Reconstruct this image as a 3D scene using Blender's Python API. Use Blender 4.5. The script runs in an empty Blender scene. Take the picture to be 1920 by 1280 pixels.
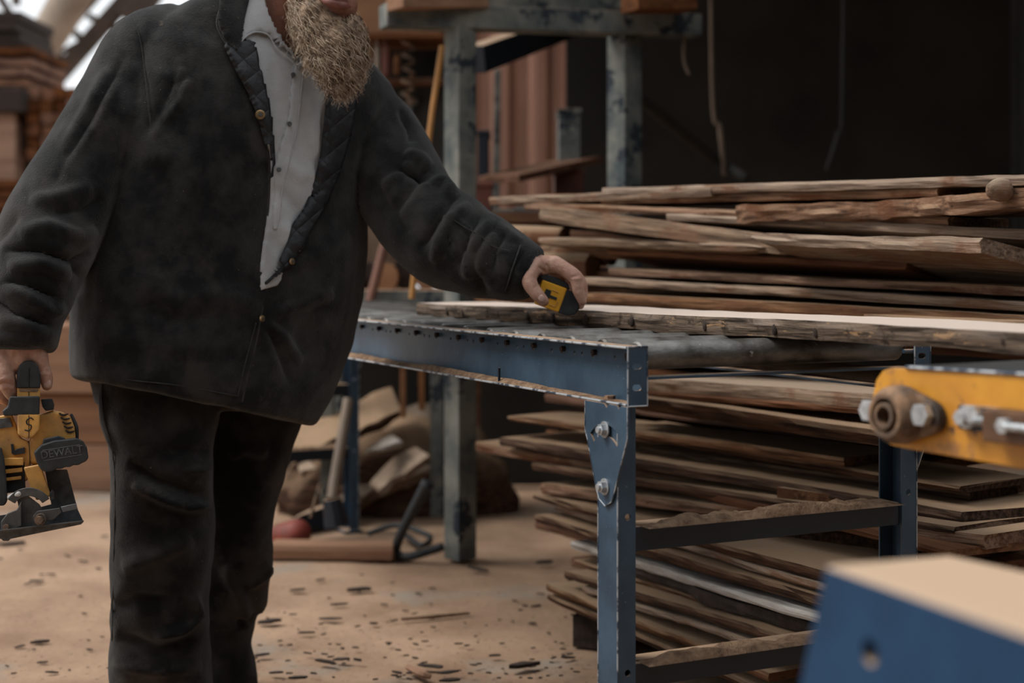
import bpy, bmesh, math, random
import numpy as np
from mathutils import Vector, Matrix, noise
from mathutils.bvhtree import BVHTree

# ------------------------------------------------------------------ camera, sky, sun, exposure
sc = bpy.context.scene
F = 2773.0                       # focal length in pixels of the 1920 wide frame
HX, HY, CZ = 960.0, 490.0, 1.0   # principal column, horizon row, camera height
cd = bpy.data.cameras.new('camera'); cam = bpy.data.objects.new('camera', cd)
sc.collection.objects.link(cam); sc.camera = cam
cd.sensor_width = 36; cd.lens = 36 * F / 1920
cam.location = (0, 0, CZ); cam.rotation_euler = (math.pi / 2, 0, 0)
cd.shift_y = -(640 - HY) / 1920
cd.clip_end = 200
cd.dof.use_dof = True; cd.dof.focus_distance = 2.8; cd.dof.aperture_fstop = 2.4

w = bpy.data.worlds.new('world'); sc.world = w; w.use_nodes = True
wn = w.node_tree.nodes; wl = w.node_tree.links; wn.clear()
wo = wn.new('ShaderNodeOutputWorld'); bg = wn.new('ShaderNodeBackground')
tc = wn.new('ShaderNodeTexCoord'); sp = wn.new('ShaderNodeSeparateXYZ'); cr = wn.new('ShaderNodeValToRGB')
wl.new(tc.outputs['Generated'], sp.inputs[0]); wl.new(sp.outputs['Z'], cr.inputs[0])
cr.color_ramp.elements[0].position = 0.0; cr.color_ramp.elements[0].color = (.80, .82, .84, 1)
cr.color_ramp.elements[1].position = 0.9; cr.color_ramp.elements[1].color = (.92, .96, 1.0, 1)
wl.new(cr.outputs[0], bg.inputs[0]); bg.inputs[1].default_value = 1.30
wl.new(bg.outputs[0], wo.inputs[0])
sd = bpy.data.lights.new('sun', 'SUN'); so = bpy.data.objects.new('sun', sd); sc.collection.objects.link(so)
sd.energy = 3.0; sd.angle = math.radians(24); sd.color = (1.0, .95, .88)
so.rotation_euler = Vector((-.75, .02, .95)).to_track_quat('Z', 'Y').to_euler()
sc.view_settings.view_transform = 'Standard'; sc.view_settings.look = 'None'
sc.view_settings.exposure = 0.0; sc.view_settings.gamma = 1; sc.view_settings.use_curve_mapping = False

rnd = random.Random(7)
def P(px, py, Y): return Vector(((px - HX) / F * Y, Y, CZ - (py - HY) / F * Y))
def GY(py): return F * CZ / (py - HY)             # distance of a ground point seen at row py

# ------------------------------------------------------------------ bookkeeping
C = sc.collection
def link(name, me, m=None, parent=None):
    o = bpy.data.objects.new(name, me); C.objects.link(o)
    if m is not None:
        me.materials.clear(); me.materials.append(m)
    if parent is not None: attach(o, parent)
    return o
def attach(o, parent):
    o.parent = parent
    o.matrix_parent_inverse = parent_world(parent).inverted()
def parent_world(o):
    if o.parent is None: return o.matrix_basis.copy()
    return parent_world(o.parent) @ o.matrix_parent_inverse @ o.matrix_basis
def tag(o, label=None, cat=None, group=None, kind=None):
    if label: o['label'] = label
    if cat: o['category'] = cat
    if group: o['group'] = group
    if kind: o['kind'] = kind
    return o
def empty(name, loc, label, cat, group=None):
    o = bpy.data.objects.new(name, None); C.objects.link(o); o.location = loc
    o.empty_display_size = .05
    return tag(o, label, cat, group)
def struct(o): o['kind'] = 'structure'; return o

# ------------------------------------------------------------------ materials
def mat(name, c1, c2=None, scale=6, stretch=(1, 1, 1), rough=.7, metal=0, bump=.1, bscale=40, detail=6,
        dust=None, dust_amt=.6, chips=None, chip_scale=9, chip_pos=.68, chip_stretch=(1,1,1), rand=0, sheen=0, sss=0, contrast=(.35, .65),
        dust_noise=14, spec=.4, quilt=0, patchy=None, patch_scale=.8, patch_pos=.55, specks=None, speck_scale=180, speck_pos=.72):
    m = bpy.data.materials.new(name); m.use_nodes = True
    n = m.node_tree.nodes; l = m.node_tree.links
    b = n['Principled BSDF']
    b.inputs['Roughness'].default_value = rough; b.inputs['Metallic'].default_value = metal
    b.inputs['Specular IOR Level'].default_value = spec
    if sheen:
        b.inputs['Sheen Weight'].default_value = sheen; b.inputs['Sheen Roughness'].default_value = .45
    if sss:
        b.inputs['Subsurface Weight'].default_value = sss; b.inputs['Subsurface Radius'].default_value = (.012, .005, .003)
    t = n.new('ShaderNodeTexCoord')
    vec = t.outputs['Object']
    if rand:
        oi = n.new('ShaderNodeObjectInfo'); mu = n.new('ShaderNodeMath'); mu.operation = 'MULTIPLY'; mu.inputs[1].default_value = 37
        l.new(oi.outputs['Random'], mu.inputs[0])
        ad = n.new('ShaderNodeVectorMath'); ad.operation = 'ADD'; l.new(vec, ad.inputs[0]); l.new(mu.outputs[0], ad.inputs[1]); vec = ad.outputs[0]
    def mapped(st, sca):
        mp = n.new('ShaderNodeMapping'); mp.inputs['Scale'].default_value = [s * sca for s in st]
        l.new(vec, mp.inputs[0]); return mp.outputs[0]
    def nz(v, det=detail, r=.6):
        x = n.new('ShaderNodeTexNoise'); x.inputs['Scale'].default_value = 1; x.inputs['Detail'].default_value = det
        x.inputs['Roughness'].default_value = r; l.new(v, x.inputs['Vector']); return x.outputs['Fac']
    def ramp(v, a, bb):
        x = n.new('ShaderNodeMapRange'); x.inputs[1].default_value = a; x.inputs[2].default_value = bb; x.clamp = True
        l.new(v, x.inputs[0]); return x.outputs[0]
    def mix(f, a, bcol):
        x = n.new('ShaderNodeMix'); x.data_type = 'RGBA'; l.new(f, x.inputs[0])
        for sock, v in ((x.inputs[6], a), (x.inputs[7], bcol)):
            if isinstance(v, tuple): sock.default_value = (*v, 1)
            else: l.new(v, sock)
        return x.outputs[2]
    c2 = c2 or tuple(x * .7 for x in c1)
    col = mix(ramp(nz(mapped(stretch, scale)), *contrast), c2, c1)
    if rand:
        hs = n.new('ShaderNodeHueSaturation'); l.new(col, hs.inputs['Color'])
        mr = n.new('ShaderNodeMapRange'); mr.inputs[3].default_value = 1 - rand; mr.inputs[4].default_value = 1 + rand
        l.new(oi.outputs['Random'], mr.inputs[0]); l.new(mr.outputs[0], hs.inputs['Value'])
        mr2 = n.new('ShaderNodeMapRange'); mr2.inputs[3].default_value = 1.15; mr2.inputs[4].default_value = .8
        l.new(mu.outputs[0], mr2.inputs[0]); mr2.inputs[2].default_value = 37; l.new(mr2.outputs[0], hs.inputs['Saturation'])
        col = hs.outputs[0]
    if patchy:
        col = mix(ramp(nz(mapped((1, 1, 1), patch_scale), 6, .62), patch_pos, patch_pos + .09), col, patchy)
    if specks:
        col = mix(ramp(nz(mapped((1, 1, 1), speck_scale), 3, .5), speck_pos, speck_pos + .03), col, specks)
    if chips:
        f = ramp(nz(mapped(chip_stretch, chip_scale), 8, .7), chip_pos, chip_pos + .03)
        col = mix(f, col, chips)
    if dust:
        g = n.new('ShaderNodeNewGeometry'); s = n.new('ShaderNodeSeparateXYZ'); l.new(g.outputs['Normal'], s.inputs[0])
        up = ramp(s.outputs['Z'], .25, .85)
        f = n.new('ShaderNodeMath'); f.operation = 'MULTIPLY'
        l.new(up, f.inputs[0]); l.new(ramp(nz(mapped((1, 1, 1), dust_noise), 8, .65), .5 - dust_amt * .35, .62 - dust_amt * .25), f.inputs[1])
        col = mix(f.outputs[0], col, dust)
    l.new(col, b.inputs['Base Color'])
    if bump:
        bp = n.new('ShaderNodeBump'); bp.inputs['Strength'].default_value = min(1, bump); bp.inputs['Distance'].default_value = .01 if not quilt else .02
        hgt = nz(mapped(stretch, bscale), 6, .65)
        if quilt:
            sx = n.new('ShaderNodeSeparateXYZ'); l.new(t.outputs['Object'], sx.inputs[0])
            hh = []
            for op in ('ADD', 'SUBTRACT'):
                a = n.new('ShaderNodeMath'); a.operation = op; l.new(sx.outputs['X'], a.inputs[0]); l.new(sx.outputs['Z'], a.inputs[1])
                s2 = n.new('ShaderNodeMath'); s2.operation = 'MULTIPLY'; s2.inputs[1].default_value = quilt; l.new(a.outputs[0], s2.inputs[0])
                s3 = n.new('ShaderNodeMath'); s3.operation = 'SINE'; l.new(s2.outputs[0], s3.inputs[0])
                s4 = n.new('ShaderNodeMath'); s4.operation = 'ABSOLUTE'; l.new(s3.outputs[0], s4.inputs[0])
                s5 = n.new('ShaderNodeMath'); s5.operation = 'POWER'; s5.inputs[1].default_value = .4; l.new(s4.outputs[0], s5.inputs[0]); hh.append(s5.outputs[0])
            mm = n.new('ShaderNodeMath'); mm.operation = 'MULTIPLY'; l.new(hh[0], mm.inputs[0]); l.new(hh[1], mm.inputs[1])
            ma = n.new('ShaderNodeMath'); ma.operation = 'ADD'; l.new(mm.outputs[0], ma.inputs[0]); l.new(hgt, ma.inputs[1]); hgt = ma.outputs[0]
        l.new(hgt, bp.inputs['Height']); l.new(bp.outputs[0], b.inputs['Normal'])
    return m

SAW = (.36, .245, .165)      # sawdust
M = {}
M['ground'] = mat('sawdust_ground', (.37, .25, .17), (.235, .15, .10), scale=2.4, rough=1, bump=.5, bscale=30, chips=(.09, .06, .045), chip_scale=30, chip_pos=.665, spec=.1, contrast=(.36, .62), patchy=(.26, .23, .195), patch_scale=1.05, patch_pos=.55, specks=(.13, .085, .06), speck_scale=75, speck_pos=.66)
M['sawdust'] = mat('sawdust', (.36, .24, .155), (.17, .105, .07), scale=45, rough=1, bump=.8, bscale=150, chips=(.06, .04, .03), chip_scale=90, chip_pos=.66, spec=.1)
M['blue'] = mat('blue_steel_paint', (.042, .080, .125), (.022, .045, .074), scale=9, rough=.45, bump=.08, bscale=70, chips=(.22, .26, .30), chip_scale=38, chip_pos=.69, chip_stretch=(.35, .35, 1.7), dust=SAW, dust_amt=.55, spec=.45, detail=10, specks=(.20, .25, .30), speck_scale=110, speck_pos=.735)
M['blue_clean'] = mat('blue_end_paint', (.016, .052, .115), (.010, .034, .078), scale=9, rough=.6, bump=.04, dust=(.5, .36, .25), dust_amt=1.6, spec=.15)
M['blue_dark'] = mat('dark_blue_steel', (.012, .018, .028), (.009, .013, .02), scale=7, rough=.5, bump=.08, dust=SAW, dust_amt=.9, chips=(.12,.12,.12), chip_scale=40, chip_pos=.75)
M['edge'] = mat('worn_steel_edge', (.42, .45, .48), (.05, .07, .10), scale=40, rough=.4, metal=.3, bump=.1, contrast=(.42, .52))
M['roller'] = mat('worn_roller_steel', (.20, .195, .185), (.055, .048, .040), scale=1, stretch=(14, 14, 26), rough=.45, metal=.5, bump=.2, bscale=5, chips=(.35, .35, .34), chip_scale=45, chip_pos=.66, detail=9)
M['bolt'] = mat('zinc_bolt', (.55, .58, .60), (.30, .31, .32), scale=60, rough=.35, metal=.6, bump=.05)
M['rust'] = mat('rusty_cast_iron', (.30, .18, .105), (.055, .048, .045), scale=26, rough=.75, metal=.3, bump=.4, bscale=80)
M['hole'] = mat('dark_cavity', (.01, .01, .01), rough=1, bump=0)
M['grey_steel'] = mat('dusty_grey_steel', (.20, .20, .175), (.06, .075, .08), scale=9, rough=.8, bump=.2, bscale=40, chips=(.025, .033, .042), chip_scale=7, chip_pos=.55, dust=(.45, .33, .23), dust_amt=1.8, detail=10, spec=.2)
M['yellow'] = mat('yellow_machine_paint', (.68, .32, .03), (.50, .21, .025), scale=9, rough=.4, bump=.08, chips=(.05, .03, .03), chip_scale=19, chip_pos=.625, dust=SAW, dust_amt=.5, spec=.4, patchy=(.33, .15, .05), patch_scale=13, patch_pos=.60)
M['belt'] = mat('black_rubber_belt', (.02, .021, .022), (.04, .04, .04), scale=9, rough=.5, bump=.1)
M['wood'] = mat('sawn_board', (.30, .165, .095), (.085, .045, .027), scale=1, stretch=(5, 85, 85), rough=.95, bump=.9, bscale=2.5, chips=(.04, .025, .018), chip_scale=1, chip_stretch=(12, 60, 60), chip_pos=.64, rand=.34, dust=(.42, .29, .19), dust_amt=1.6, spec=.08, contrast=(.38, .60), detail=9, patchy=(.16, .075, .042), patch_scale=5, patch_pos=.5)
M['wood_dark'] = mat('dark_sawn_board', (.12, .065, .04), (.035, .02, .014), scale=1, stretch=(5, 85, 85), rough=.95, bump=.9, bscale=2.5, rand=.35, dust=(.42, .285, .185), dust_amt=1.6, spec=.08, detail=9, contrast=(.4, .62))  # dark tone also paints shade into the lower and buried pile boards
M['wood_grey'] = mat('weathered_grey_board', (.36, .255, .18), (.12, .082, .06), scale=1, stretch=(5, 90, 90), rough=.95, bump=.9, bscale=2.5, chips=(.045, .03, .024), chip_scale=1, chip_stretch=(14, 60, 60), chip_pos=.645, rand=.22, dust=(.42, .32, .24), dust_amt=1.0, spec=.1, contrast=(.36, .6), detail=9, patchy=(.22, .125, .08), patch_scale=6, patch_pos=.52)
M['wood_white'] = mat('whitewashed_board', (.50, .48, .45), (.20, .16, .13), scale=1, stretch=(4, 22, 22), rough=.8, bump=.4, bscale=2.5, rand=.1)
M['wood_under'] = mat('red_brown_board', (.20, .095, .052), (.09, .042, .024), scale=1, stretch=(3, 50, 50), rough=.95, bump=.5, bscale=2.5, rand=.15, spec=.08)
M['wood_old'] = mat('wormy_old_board', (.21, .155, .115), (.035, .026, .02), scale=1, stretch=(7, 95, 95), rough=.95, bump=1, bscale=2.5, chips=(.40, .25, .14), chip_scale=1, chip_stretch=(9, 9, 40), chip_pos=.60, dust=(.72, .60, .52), dust_amt=2.2, spec=.15, contrast=(.38, .58), detail=9, patchy=(.05, .036, .028), patch_scale=26, patch_pos=.56)
M['timber'] = mat('sawn_timber', (.33, .18, .105), (.20, .105, .062), scale=1, stretch=(1.2, 12, 12), rough=.95, bump=.3, bscale=3, rand=.14, spec=.08, detail=8)
M['redbrick'] = mat('red_brown_lumber', (.22, .095, .048), (.06, .028, .018), scale=7, rough=1, bump=.3, rand=.35, spec=.1, stretch=(1, 1, 3))
M['bark'] = mat('dark_bark', (.045, .03, .024), (.022, .016, .013), scale=30, rough=1, bump=.6)
M['jacket'] = mat('charcoal_wool', (.034, .0335, .033), (.0085, .0088, .0092), scale=14, rough=.95, bump=.45, bscale=300, chips=(.075, .060, .046), chip_scale=9, chip_pos=.69, sheen=.22, spec=.08, detail=12, contrast=(.42, .68), patchy=(.034, .031, .0285), patch_scale=5, patch_pos=.55, specks=(.16, .13, .10), speck_scale=130, speck_pos=.745)
M['trouser'] = mat('black_work_trousers', (.030, .027, .025), (.0070, .0070, .0072), scale=12, rough=.95, bump=.45, bscale=280, chips=(.12, .085, .06), chip_scale=9, chip_pos=.70, sheen=.15, spec=.08, detail=12, contrast=(.42, .68), patchy=(.046, .037, .031), patch_scale=4.2, patch_pos=.54, specks=(.26, .20, .14), speck_scale=110, speck_pos=.745)
M['lining'] = mat('quilted_black_lining', (.013, .014, .017), (.008, .009, .011), scale=20, rough=.5, bump=.30, bscale=50, quilt=62, spec=.4)
M['piping'] = mat('worn_jacket_edging', (.045, .044, .042), (.018, .018, .018), scale=60, rough=.9, bump=.5, bscale=200)
M['shirt'] = mat('pale_grey_shirt', (.47, .48, .49), (.34, .35, .36), scale=9, rough=.9, bump=.25, bscale=220, sheen=.1, spec=.15)
M['skin'] = mat('weathered_skin', (.50, .31, .235), (.34, .18, .13), scale=32, rough=.55, bump=.35, bscale=170, sss=.15, spec=.35)
M['skin_face'] = mat('ruddy_skin', (.27, .125, .085), (.19, .08, .055), scale=30, rough=.55, bump=.3, bscale=170, sss=.1, spec=.35)
M['lip'] = mat('lip_skin', (.22, .085, .065), (.15, .055, .045), scale=60, rough=.45, bump=.2, sss=.1)
M['nail'] = mat('finger_nail', (.48, .33, .28), (.40, .26, .21), scale=60, rough=.3, bump=.1)
M['beard'] = mat('beard_hair', (.30, .205, .135), (.10, .065, .042), scale=42, rough=.6, bump=.2, spec=.2, contrast=(.42, .58))
M['beard_pale'] = mat('pale_beard_hair', (.66, .55, .43), (.38, .27, .18), scale=42, rough=.5, bump=.1, spec=.3)
M['tool_yellow'] = mat('dirty_yellow_plastic', (.66, .34, .08), (.42, .23, .08), scale=26, rough=.5, bump=.12, chips=(.16, .085, .03), chip_scale=38, chip_pos=.66)
M['tape_yellow'] = mat('yellow_tape_case', (.72, .37, .03), (.62, .30, .03), scale=30, rough=.4, bump=.03)
M['tool_black'] = mat('black_tool_rubber', (.026, .030, .034), (.014, .016, .018), scale=36, rough=.55, bump=.15, chips=(.07, .065, .06), chip_scale=60, chip_pos=.68)
M['tool_steel'] = mat('dark_saw_steel', (.085, .082, .078), (.04, .039, .038), scale=30, rough=.55, metal=.15, bump=.12, chips=(.2, .17, .14), chip_scale=50, chip_pos=.7)
M['ink'] = mat('black_marker', (.01, .01, .01), rough=.6, bump=0)
M['emboss'] = mat('scuffed_lettering', (.11, .12, .125), (.05, .05, .055), scale=50, rough=.5, bump=0)
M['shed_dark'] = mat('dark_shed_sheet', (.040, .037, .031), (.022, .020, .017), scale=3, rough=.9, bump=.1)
M['shed_back'] = mat('haze_toned_shed_wall', (.045, .036, .028), (.018, .017, .014), scale=.9, rough=.95, bump=.1, contrast=(.4, .65))  # brown blotches paint interior haze into the wall colour
M['shed_brown'] = mat('brown_corrugated_sheet', (.48, .25, .17), (.32, .165, .115), scale=2, stretch=(4, 4, .5), rough=.7, bump=.1)
M['orange'] = mat('orange_handle', (.45, .19, .09), rough=.5, bump=.05)
M['ochre'] = mat('ochre_rod', (.42, .19, .045), rough=.6, bump=.05)
M['red'] = mat('red_paint', (.30, .045, .03), (.16, .05, .035), scale=20, rough=.6, bump=.1)
M['darkred'] = mat('dark_red_paint', (.14, .045, .03), (.08, .03, .022), scale=6, rough=.7, bump=.1)
M['pale'] = mat('pale_plastic', (.55, .55, .53), rough=.6, bump=0)
M['pipe'] = mat('pale_blower_pipe', (.33, .26, .20), (.22, .17, .13), scale=3, rough=.5, metal=.2, bump=.05)
M['rope'] = mat('dry_stalk', (.20, .14, .10), rough=.9, bump=.2)
M['brass'] = mat('brass_snap', (.45, .30, .15), (.25, .16, .09), scale=80, rough=.35, metal=.8, bump=0)

# ------------------------------------------------------------------ mesh helpers
def mesh_of(bm, name='m', smooth=False):
    me = bpy.data.meshes.new(name); bm.to_mesh(me); bm.free()
    if smooth:
        for p in me.polygons: p.use_smooth = True
    return me
def catmull(pts, rad, n=6):
    pts = [Vector(p) for p in pts]; out = []; rr = []
    for i in range(len(pts) - 1):
        p0 = pts[max(i - 1, 0)]; p1 = pts[i]; p2 = pts[i + 1]; p3 = pts[min(i + 2, len(pts) - 1)]
        for k in range(n):
            t = k / n
            out.append(.5 * ((2 * p1) + (p2 - p0) * t + (2 * p0 - 5 * p1 + 4 * p2 - p3) * t * t + (3 * p1 - p0 - 3 * p2 + p3) * t ** 3))
            tt = t * t * (3 - 2 * t); rr.append(rad[i] * (1 - tt) + rad[i + 1] * tt)
    out.append(pts[-1]); rr.append(rad[-1]); return out, rr
def tube(bm, pts, rad, seg=14, n=6, cap=True, flat=None):
    if not isinstance(rad, (list, tuple)): rad = [rad] * len(pts)
    if n > 1 and len(pts) > 2: pts, rad = catmull(pts, rad, n)
    pts = [Vector(p) for p in pts]; rad = list(rad)
    if cap == 'round':
        d0 = (pts[0] - pts[1]).normalized(); d1 = (pts[-1] - pts[-2]).normalized()
        a, ra = pts[0], rad[0]; b, rb = pts[-1], rad[-1]
        pre = [(a + d0 * ra * math.sin(t), ra * math.cos(t)) for t in (1.45, 1.1, .7, .35)]
        post = [(b + d1 * rb * math.sin(t), rb * math.cos(t)) for t in (.35, .7, 1.1, 1.45)]
        pts = [p for p, _ in pre] + pts + [p for p, _ in post]; rad = [r for _, r in pre] + rad + [r for _, r in post]
    tprev = None; rings = []
    for i, p in enumerate(pts):
        t = (pts[min(i + 1, len(pts) - 1)] - pts[max(i - 1, 0)])
        t = t.normalized() if t.length > 1e-9 else (tprev or (pts[-1] - pts[0]).normalized())
        if tprev is None:
            up = Vector((0, 0, 1)) if abs(t.z) < .9 else Vector((0, 1, 0))
            nn = t.cross(up).normalized()
        else:
            nn = (nn - t * nn.dot(t)); nn = nn.normalized()
        bb = t.cross(nn); tprev = t
        ring = []
        for k in range(seg):
            a = 2 * math.pi * k / seg
            v = nn * math.cos(a) + bb * math.sin(a)
            if flat is not None:
                ax, f = flat; v = v - ax * v.dot(ax) * (1 - f)
            ring.append(bm.verts.new(p + v * rad[i]))
        rings.append(ring)
    for i in range(len(rings) - 1):
        for k in range(seg):
            bm.faces.new((rings[i][k], rings[i][(k + 1) % seg], rings[i + 1][(k + 1) % seg], rings[i + 1][k]))
    if cap:
        bm.faces.new(list(reversed(rings[0]))); bm.faces.new(rings[-1])
    return bm
def ring_loft(bm, rings):
    rr = [[bm.verts.new(p) for p in r] for r in rings]; n = len(rr[0])
    for i in range(len(rr) - 1):
        for k in range(n):
            bm.faces.new((rr[i][k], rr[i][(k + 1) % n], rr[i + 1][(k + 1) % n], rr[i + 1][k]))
    bm.faces.new(list(reversed(rr[0]))); bm.faces.new(rr[-1])
    return bm
def section(L, R, hd, e=2.3, n=40, tw=0):
    """closed oval between two 3D points, half depth hd"""
    c = (L + R) / 2; a = (R - L) / 2
    b = Vector((a.x, a.y, 0)).cross(Vector((0, 0, 1))).normalized() * hd
    out = []
    for k in range(n):
        t = 2 * math.pi * k / n; ct, st = math.cos(t), math.sin(t)
        out.append(c + a * (abs(ct) ** (2 / e)) * (1 if ct >= 0 else -1) + b * (abs(st) ** (2 / e)) * (1 if st >= 0 else -1))
    return out
def box(bm, lo, hi, Mx=None):
    vs = [Vector((x, y, z)) for x in (lo[0], hi[0]) for y in (lo[1], hi[1]) for z in (lo[2], hi[2])]
    if Mx is not None: vs = [Mx @ v for v in vs]
    v = [bm.verts.new(p) for p in vs]
    for f in ((0, 1, 3, 2), (4, 6, 7, 5), (0, 4, 5, 1), (2, 3, 7, 6), (0, 2, 6, 4), (1, 5, 7, 3)):
        bm.faces.new([v[i] for i in f])
    return bm
def prism(bm, pts, ext):
    """polygon of 3D points extruded by vector ext"""
    a = [bm.verts.new(p) for p in pts]; b = [bm.verts.new(Vector(p) + Vector(ext)) for p in pts]; n = len(a)
    bm.faces.new(a); bm.faces.new(list(reversed(b)))
    for i in range(n): bm.faces.new((a[(i + 1) % n], a[i], b[i], b[(i + 1) % n]))
    return bm
def finish(bm, bevel=0, seg=2, smooth=False, name='m'):
    bmesh.ops.recalc_face_normals(bm, faces=bm.faces)
    if bevel:
        es = [e for e in bm.edges if len(e.link_faces) == 2 and e.calc_face_angle(0) > .5]
        bmesh.ops.bevel(bm, geom=es, offset=bevel, segments=seg, affect='EDGES', clamp_overlap=True, profile=.6)
    return mesh_of(bm, name, smooth)
def cyl(bm, a, b, r, seg=20, r2=None):
    return tube(bm, [a, b], [r, r if r2 is None else r2], seg=seg, n=1)
def hexcap(bm, a, b, r): return tube(bm, [a, b], [r, r], seg=6, n=1)
def remeshed(bm, voxel, smooth=3, name='m'):
    bmesh.ops.recalc_face_normals(bm, faces=bm.faces)
    me = mesh_of(bm); o = bpy.data.objects.new('tmp', me); C.objects.link(o)
    r = o.modifiers.new('r', 'REMESH'); r.mode = 'VOXEL'; r.voxel_size = voxel
    if smooth:
        s = o.modifiers.new('s', 'SMOOTH'); s.iterations = smooth; s.factor = .5
    dg = bpy.context.evaluated_depsgraph_get()
    out = bpy.data.meshes.new_from_object(o.evaluated_get(dg))
    bpy.data.objects.remove(o); out.name = name
    for p in out.polygons: p.use_smooth = True
    return out
def boolean(me, cut):
    a = bpy.data.objects.new('a', me); b = bpy.data.objects.new('b', cut); C.objects.link(a); C.objects.link(b)
    m = a.modifiers.new('b', 'BOOLEAN'); m.operation = 'DIFFERENCE'; m.object = b; m.solver = 'EXACT'
    dg = bpy.context.evaluated_depsgraph_get()
    out = bpy.data.meshes.new_from_object(a.evaluated_get(dg))
    bpy.data.objects.remove(a); bpy.data.objects.remove(b)
    return out
def getco(me):
    a = np.empty(len(me.vertices) * 3); me.vertices.foreach_get('co', a); return a.reshape(-1, 3)
def getno(me):
    a = np.empty(len(me.vertices) * 3); me.vertices.foreach_get('normal', a); return a.reshape(-1, 3)
def setco(me, a): me.vertices.foreach_set('co', a.ravel()); me.update()
def proj(co):
    Y = np.maximum(co[:, 1], .1)
    return np.stack([HX + F * co[:, 0] / Y, HY + F * (CZ - co[:, 2]) / Y], 1)
def seg_dist(p, poly, closed=False):
    """distance of points to a polyline, the nearest point, and the position along it (0..1)"""
    P_ = np.array(poly, float); n = len(P_) if closed else len(P_) - 1
    best = np.full(len(p), 1e9); near = np.zeros((len(p), 2)); par = np.zeros(len(p))
    for i in range(n):
        a = P_[i]; b = P_[(i + 1) % len(P_)]; d = b - a; L2 = max(d @ d, 1e-9)
        t = np.clip(((p - a) @ d) / L2, 0, 1); q = a + t[:, None] * d
        ds = np.hypot(*(p - q).T); k = ds < best
        best[k] = ds[k]; near[k] = q[k]; par[k] = (i + t[k]) / n
    return best, near, par
def folds(me, items, seed=0, amp=.003, facing=True):
    co = getco(me); no = getno(me); px = proj(co)
    f = np.clip(-(no[:, 1]) * 1.5 + .4, 0, 1) if facing else 1
    h = np.zeros(len(co))
    for pts, wd, ht in items:
        d, _, t = seg_dist(px, pts)
        h += ht * np.exp(-(d / wd) ** 2) * np.clip(np.minimum(t, 1 - t) * 5, .0, 1) ** .5
    co = co + no * (h * f)[:, None]
    if amp:
        nz = np.array([noise.noise(Vector(c) * 9 + Vector((seed, 0, 0))) + .5 * noise.noise(Vector(c) * 22 + Vector((seed, 5, 0))) for c in co])
        co = co + no * (nz * amp)[:, None]
    setco(me, co)
def inpoly(p, poly):
    P_ = np.array(poly, float); x, y = p[:, 0], p[:, 1]; ins = np.zeros(len(p), bool); n = len(P_)
    for i in range(n):
        x1, y1 = P_[i]; x2, y2 = P_[(i + 1) % n]
        if y1 == y2: continue
        c = ((y1 > y) != (y2 > y)) & (x < (x2 - x1) * (y - y1) / (y2 - y1) + x1); ins ^= c
    return ins
def layer(me, poly, keep=True, offset=0, thick=0, snap=16, name='layer', facing=True, edge_lift=0):
    """the camera-side faces of a surface inside (or outside) an outline, pushed out along the normal"""
    me = me.copy(); co = getco(me); no = getno(me); px = proj(co)
    nf = len(me.polygons); ctr = np.empty(nf * 3); me.polygons.foreach_get('center', ctr); ctr = ctr.reshape(-1, 3)
    fn = np.empty(nf * 3); me.polygons.foreach_get('normal', fn); fn = fn.reshape(-1, 3)
    fr = (fn * ctr_dir(ctr)).sum(1) < (.1 if facing else 9)
    ins = inpoly(proj(ctr), poly) & fr
    sel = ins if keep else ~ins
    co = co + no * offset; setco(me, co)
    bm = bmesh.new(); bm.from_mesh(me); bm.faces.ensure_lookup_table()
    bmesh.ops.delete(bm, geom=[bm.faces[i] for i in range(nf) if not sel[i]], context='FACES')
    left = set(bm.verts); isl = []
    while left:
        st_ = [left.pop()]; comp = set(st_)
        while st_:
            v = st_.pop()
            for e_ in v.link_edges:
                o_ = e_.other_vert(v)
                if o_ not in comp: comp.add(o_); st_.append(o_); left.discard(o_)
        isl.append(comp)
    isl.sort(key=len); bmesh.ops.delete(bm, geom=[v for c_ in isl[:-1] for v in c_], context='VERTS')
    bv = [v for v in bm.verts if v.is_boundary]
    if bv:
        bp = proj(np.array([v.co[:] for v in bv])); d, q, _ = seg_dist(bp, poly, True)
        for v, dd, qq in zip(bv, d, q):
            if dd < snap and (v.normal.y < .35): v.co = P(qq[0], qq[1], v.co.y)
    if thick:
        bm.normal_update(); fr_ = bm.faces[:]; bd_ = [e_ for e_ in bm.edges if e_.is_boundary]
        bk = {v: bm.verts.new(v.co - v.normal * thick) for v in bm.verts[:]}
        sides = [(e_.verts[0], e_.verts[1], e_.link_loops[0].vert) for e_ in bd_]
        for f_ in fr_: bm.faces.new([bk[v] for v in reversed(f_.verts[:])])
        for a_, b_, s0 in sides:
            if s0 is a_: a_, b_ = b_, a_
            bm.faces.new((a_, b_, bk[b_], bk[a_]))
    bpy.data.meshes.remove(me)
    return mesh_of(bm, name, True)
def ctr_dir(c):
    d = c - np.array([0, 0, CZ]); return d / np.linalg.norm(d, axis=1)[:, None]
def drape(bvh, px, py, off=0.0):
    o = Vector((0, 0, CZ)); d = (P(px, py, 1) - o).normalized()
    h = bvh.ray_cast(o, d)
    if h[0] is None: return None
    return h[0] - d * off
def drape_line(bvh, pts, off, n=6):
    fl, _ = catmull([Vector((x, y, 0)) for x, y in pts], [1] * len(pts), n)
    return [q for q in (drape(bvh, p.x, p.y, off) for p in fl) if q is not None]

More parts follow.
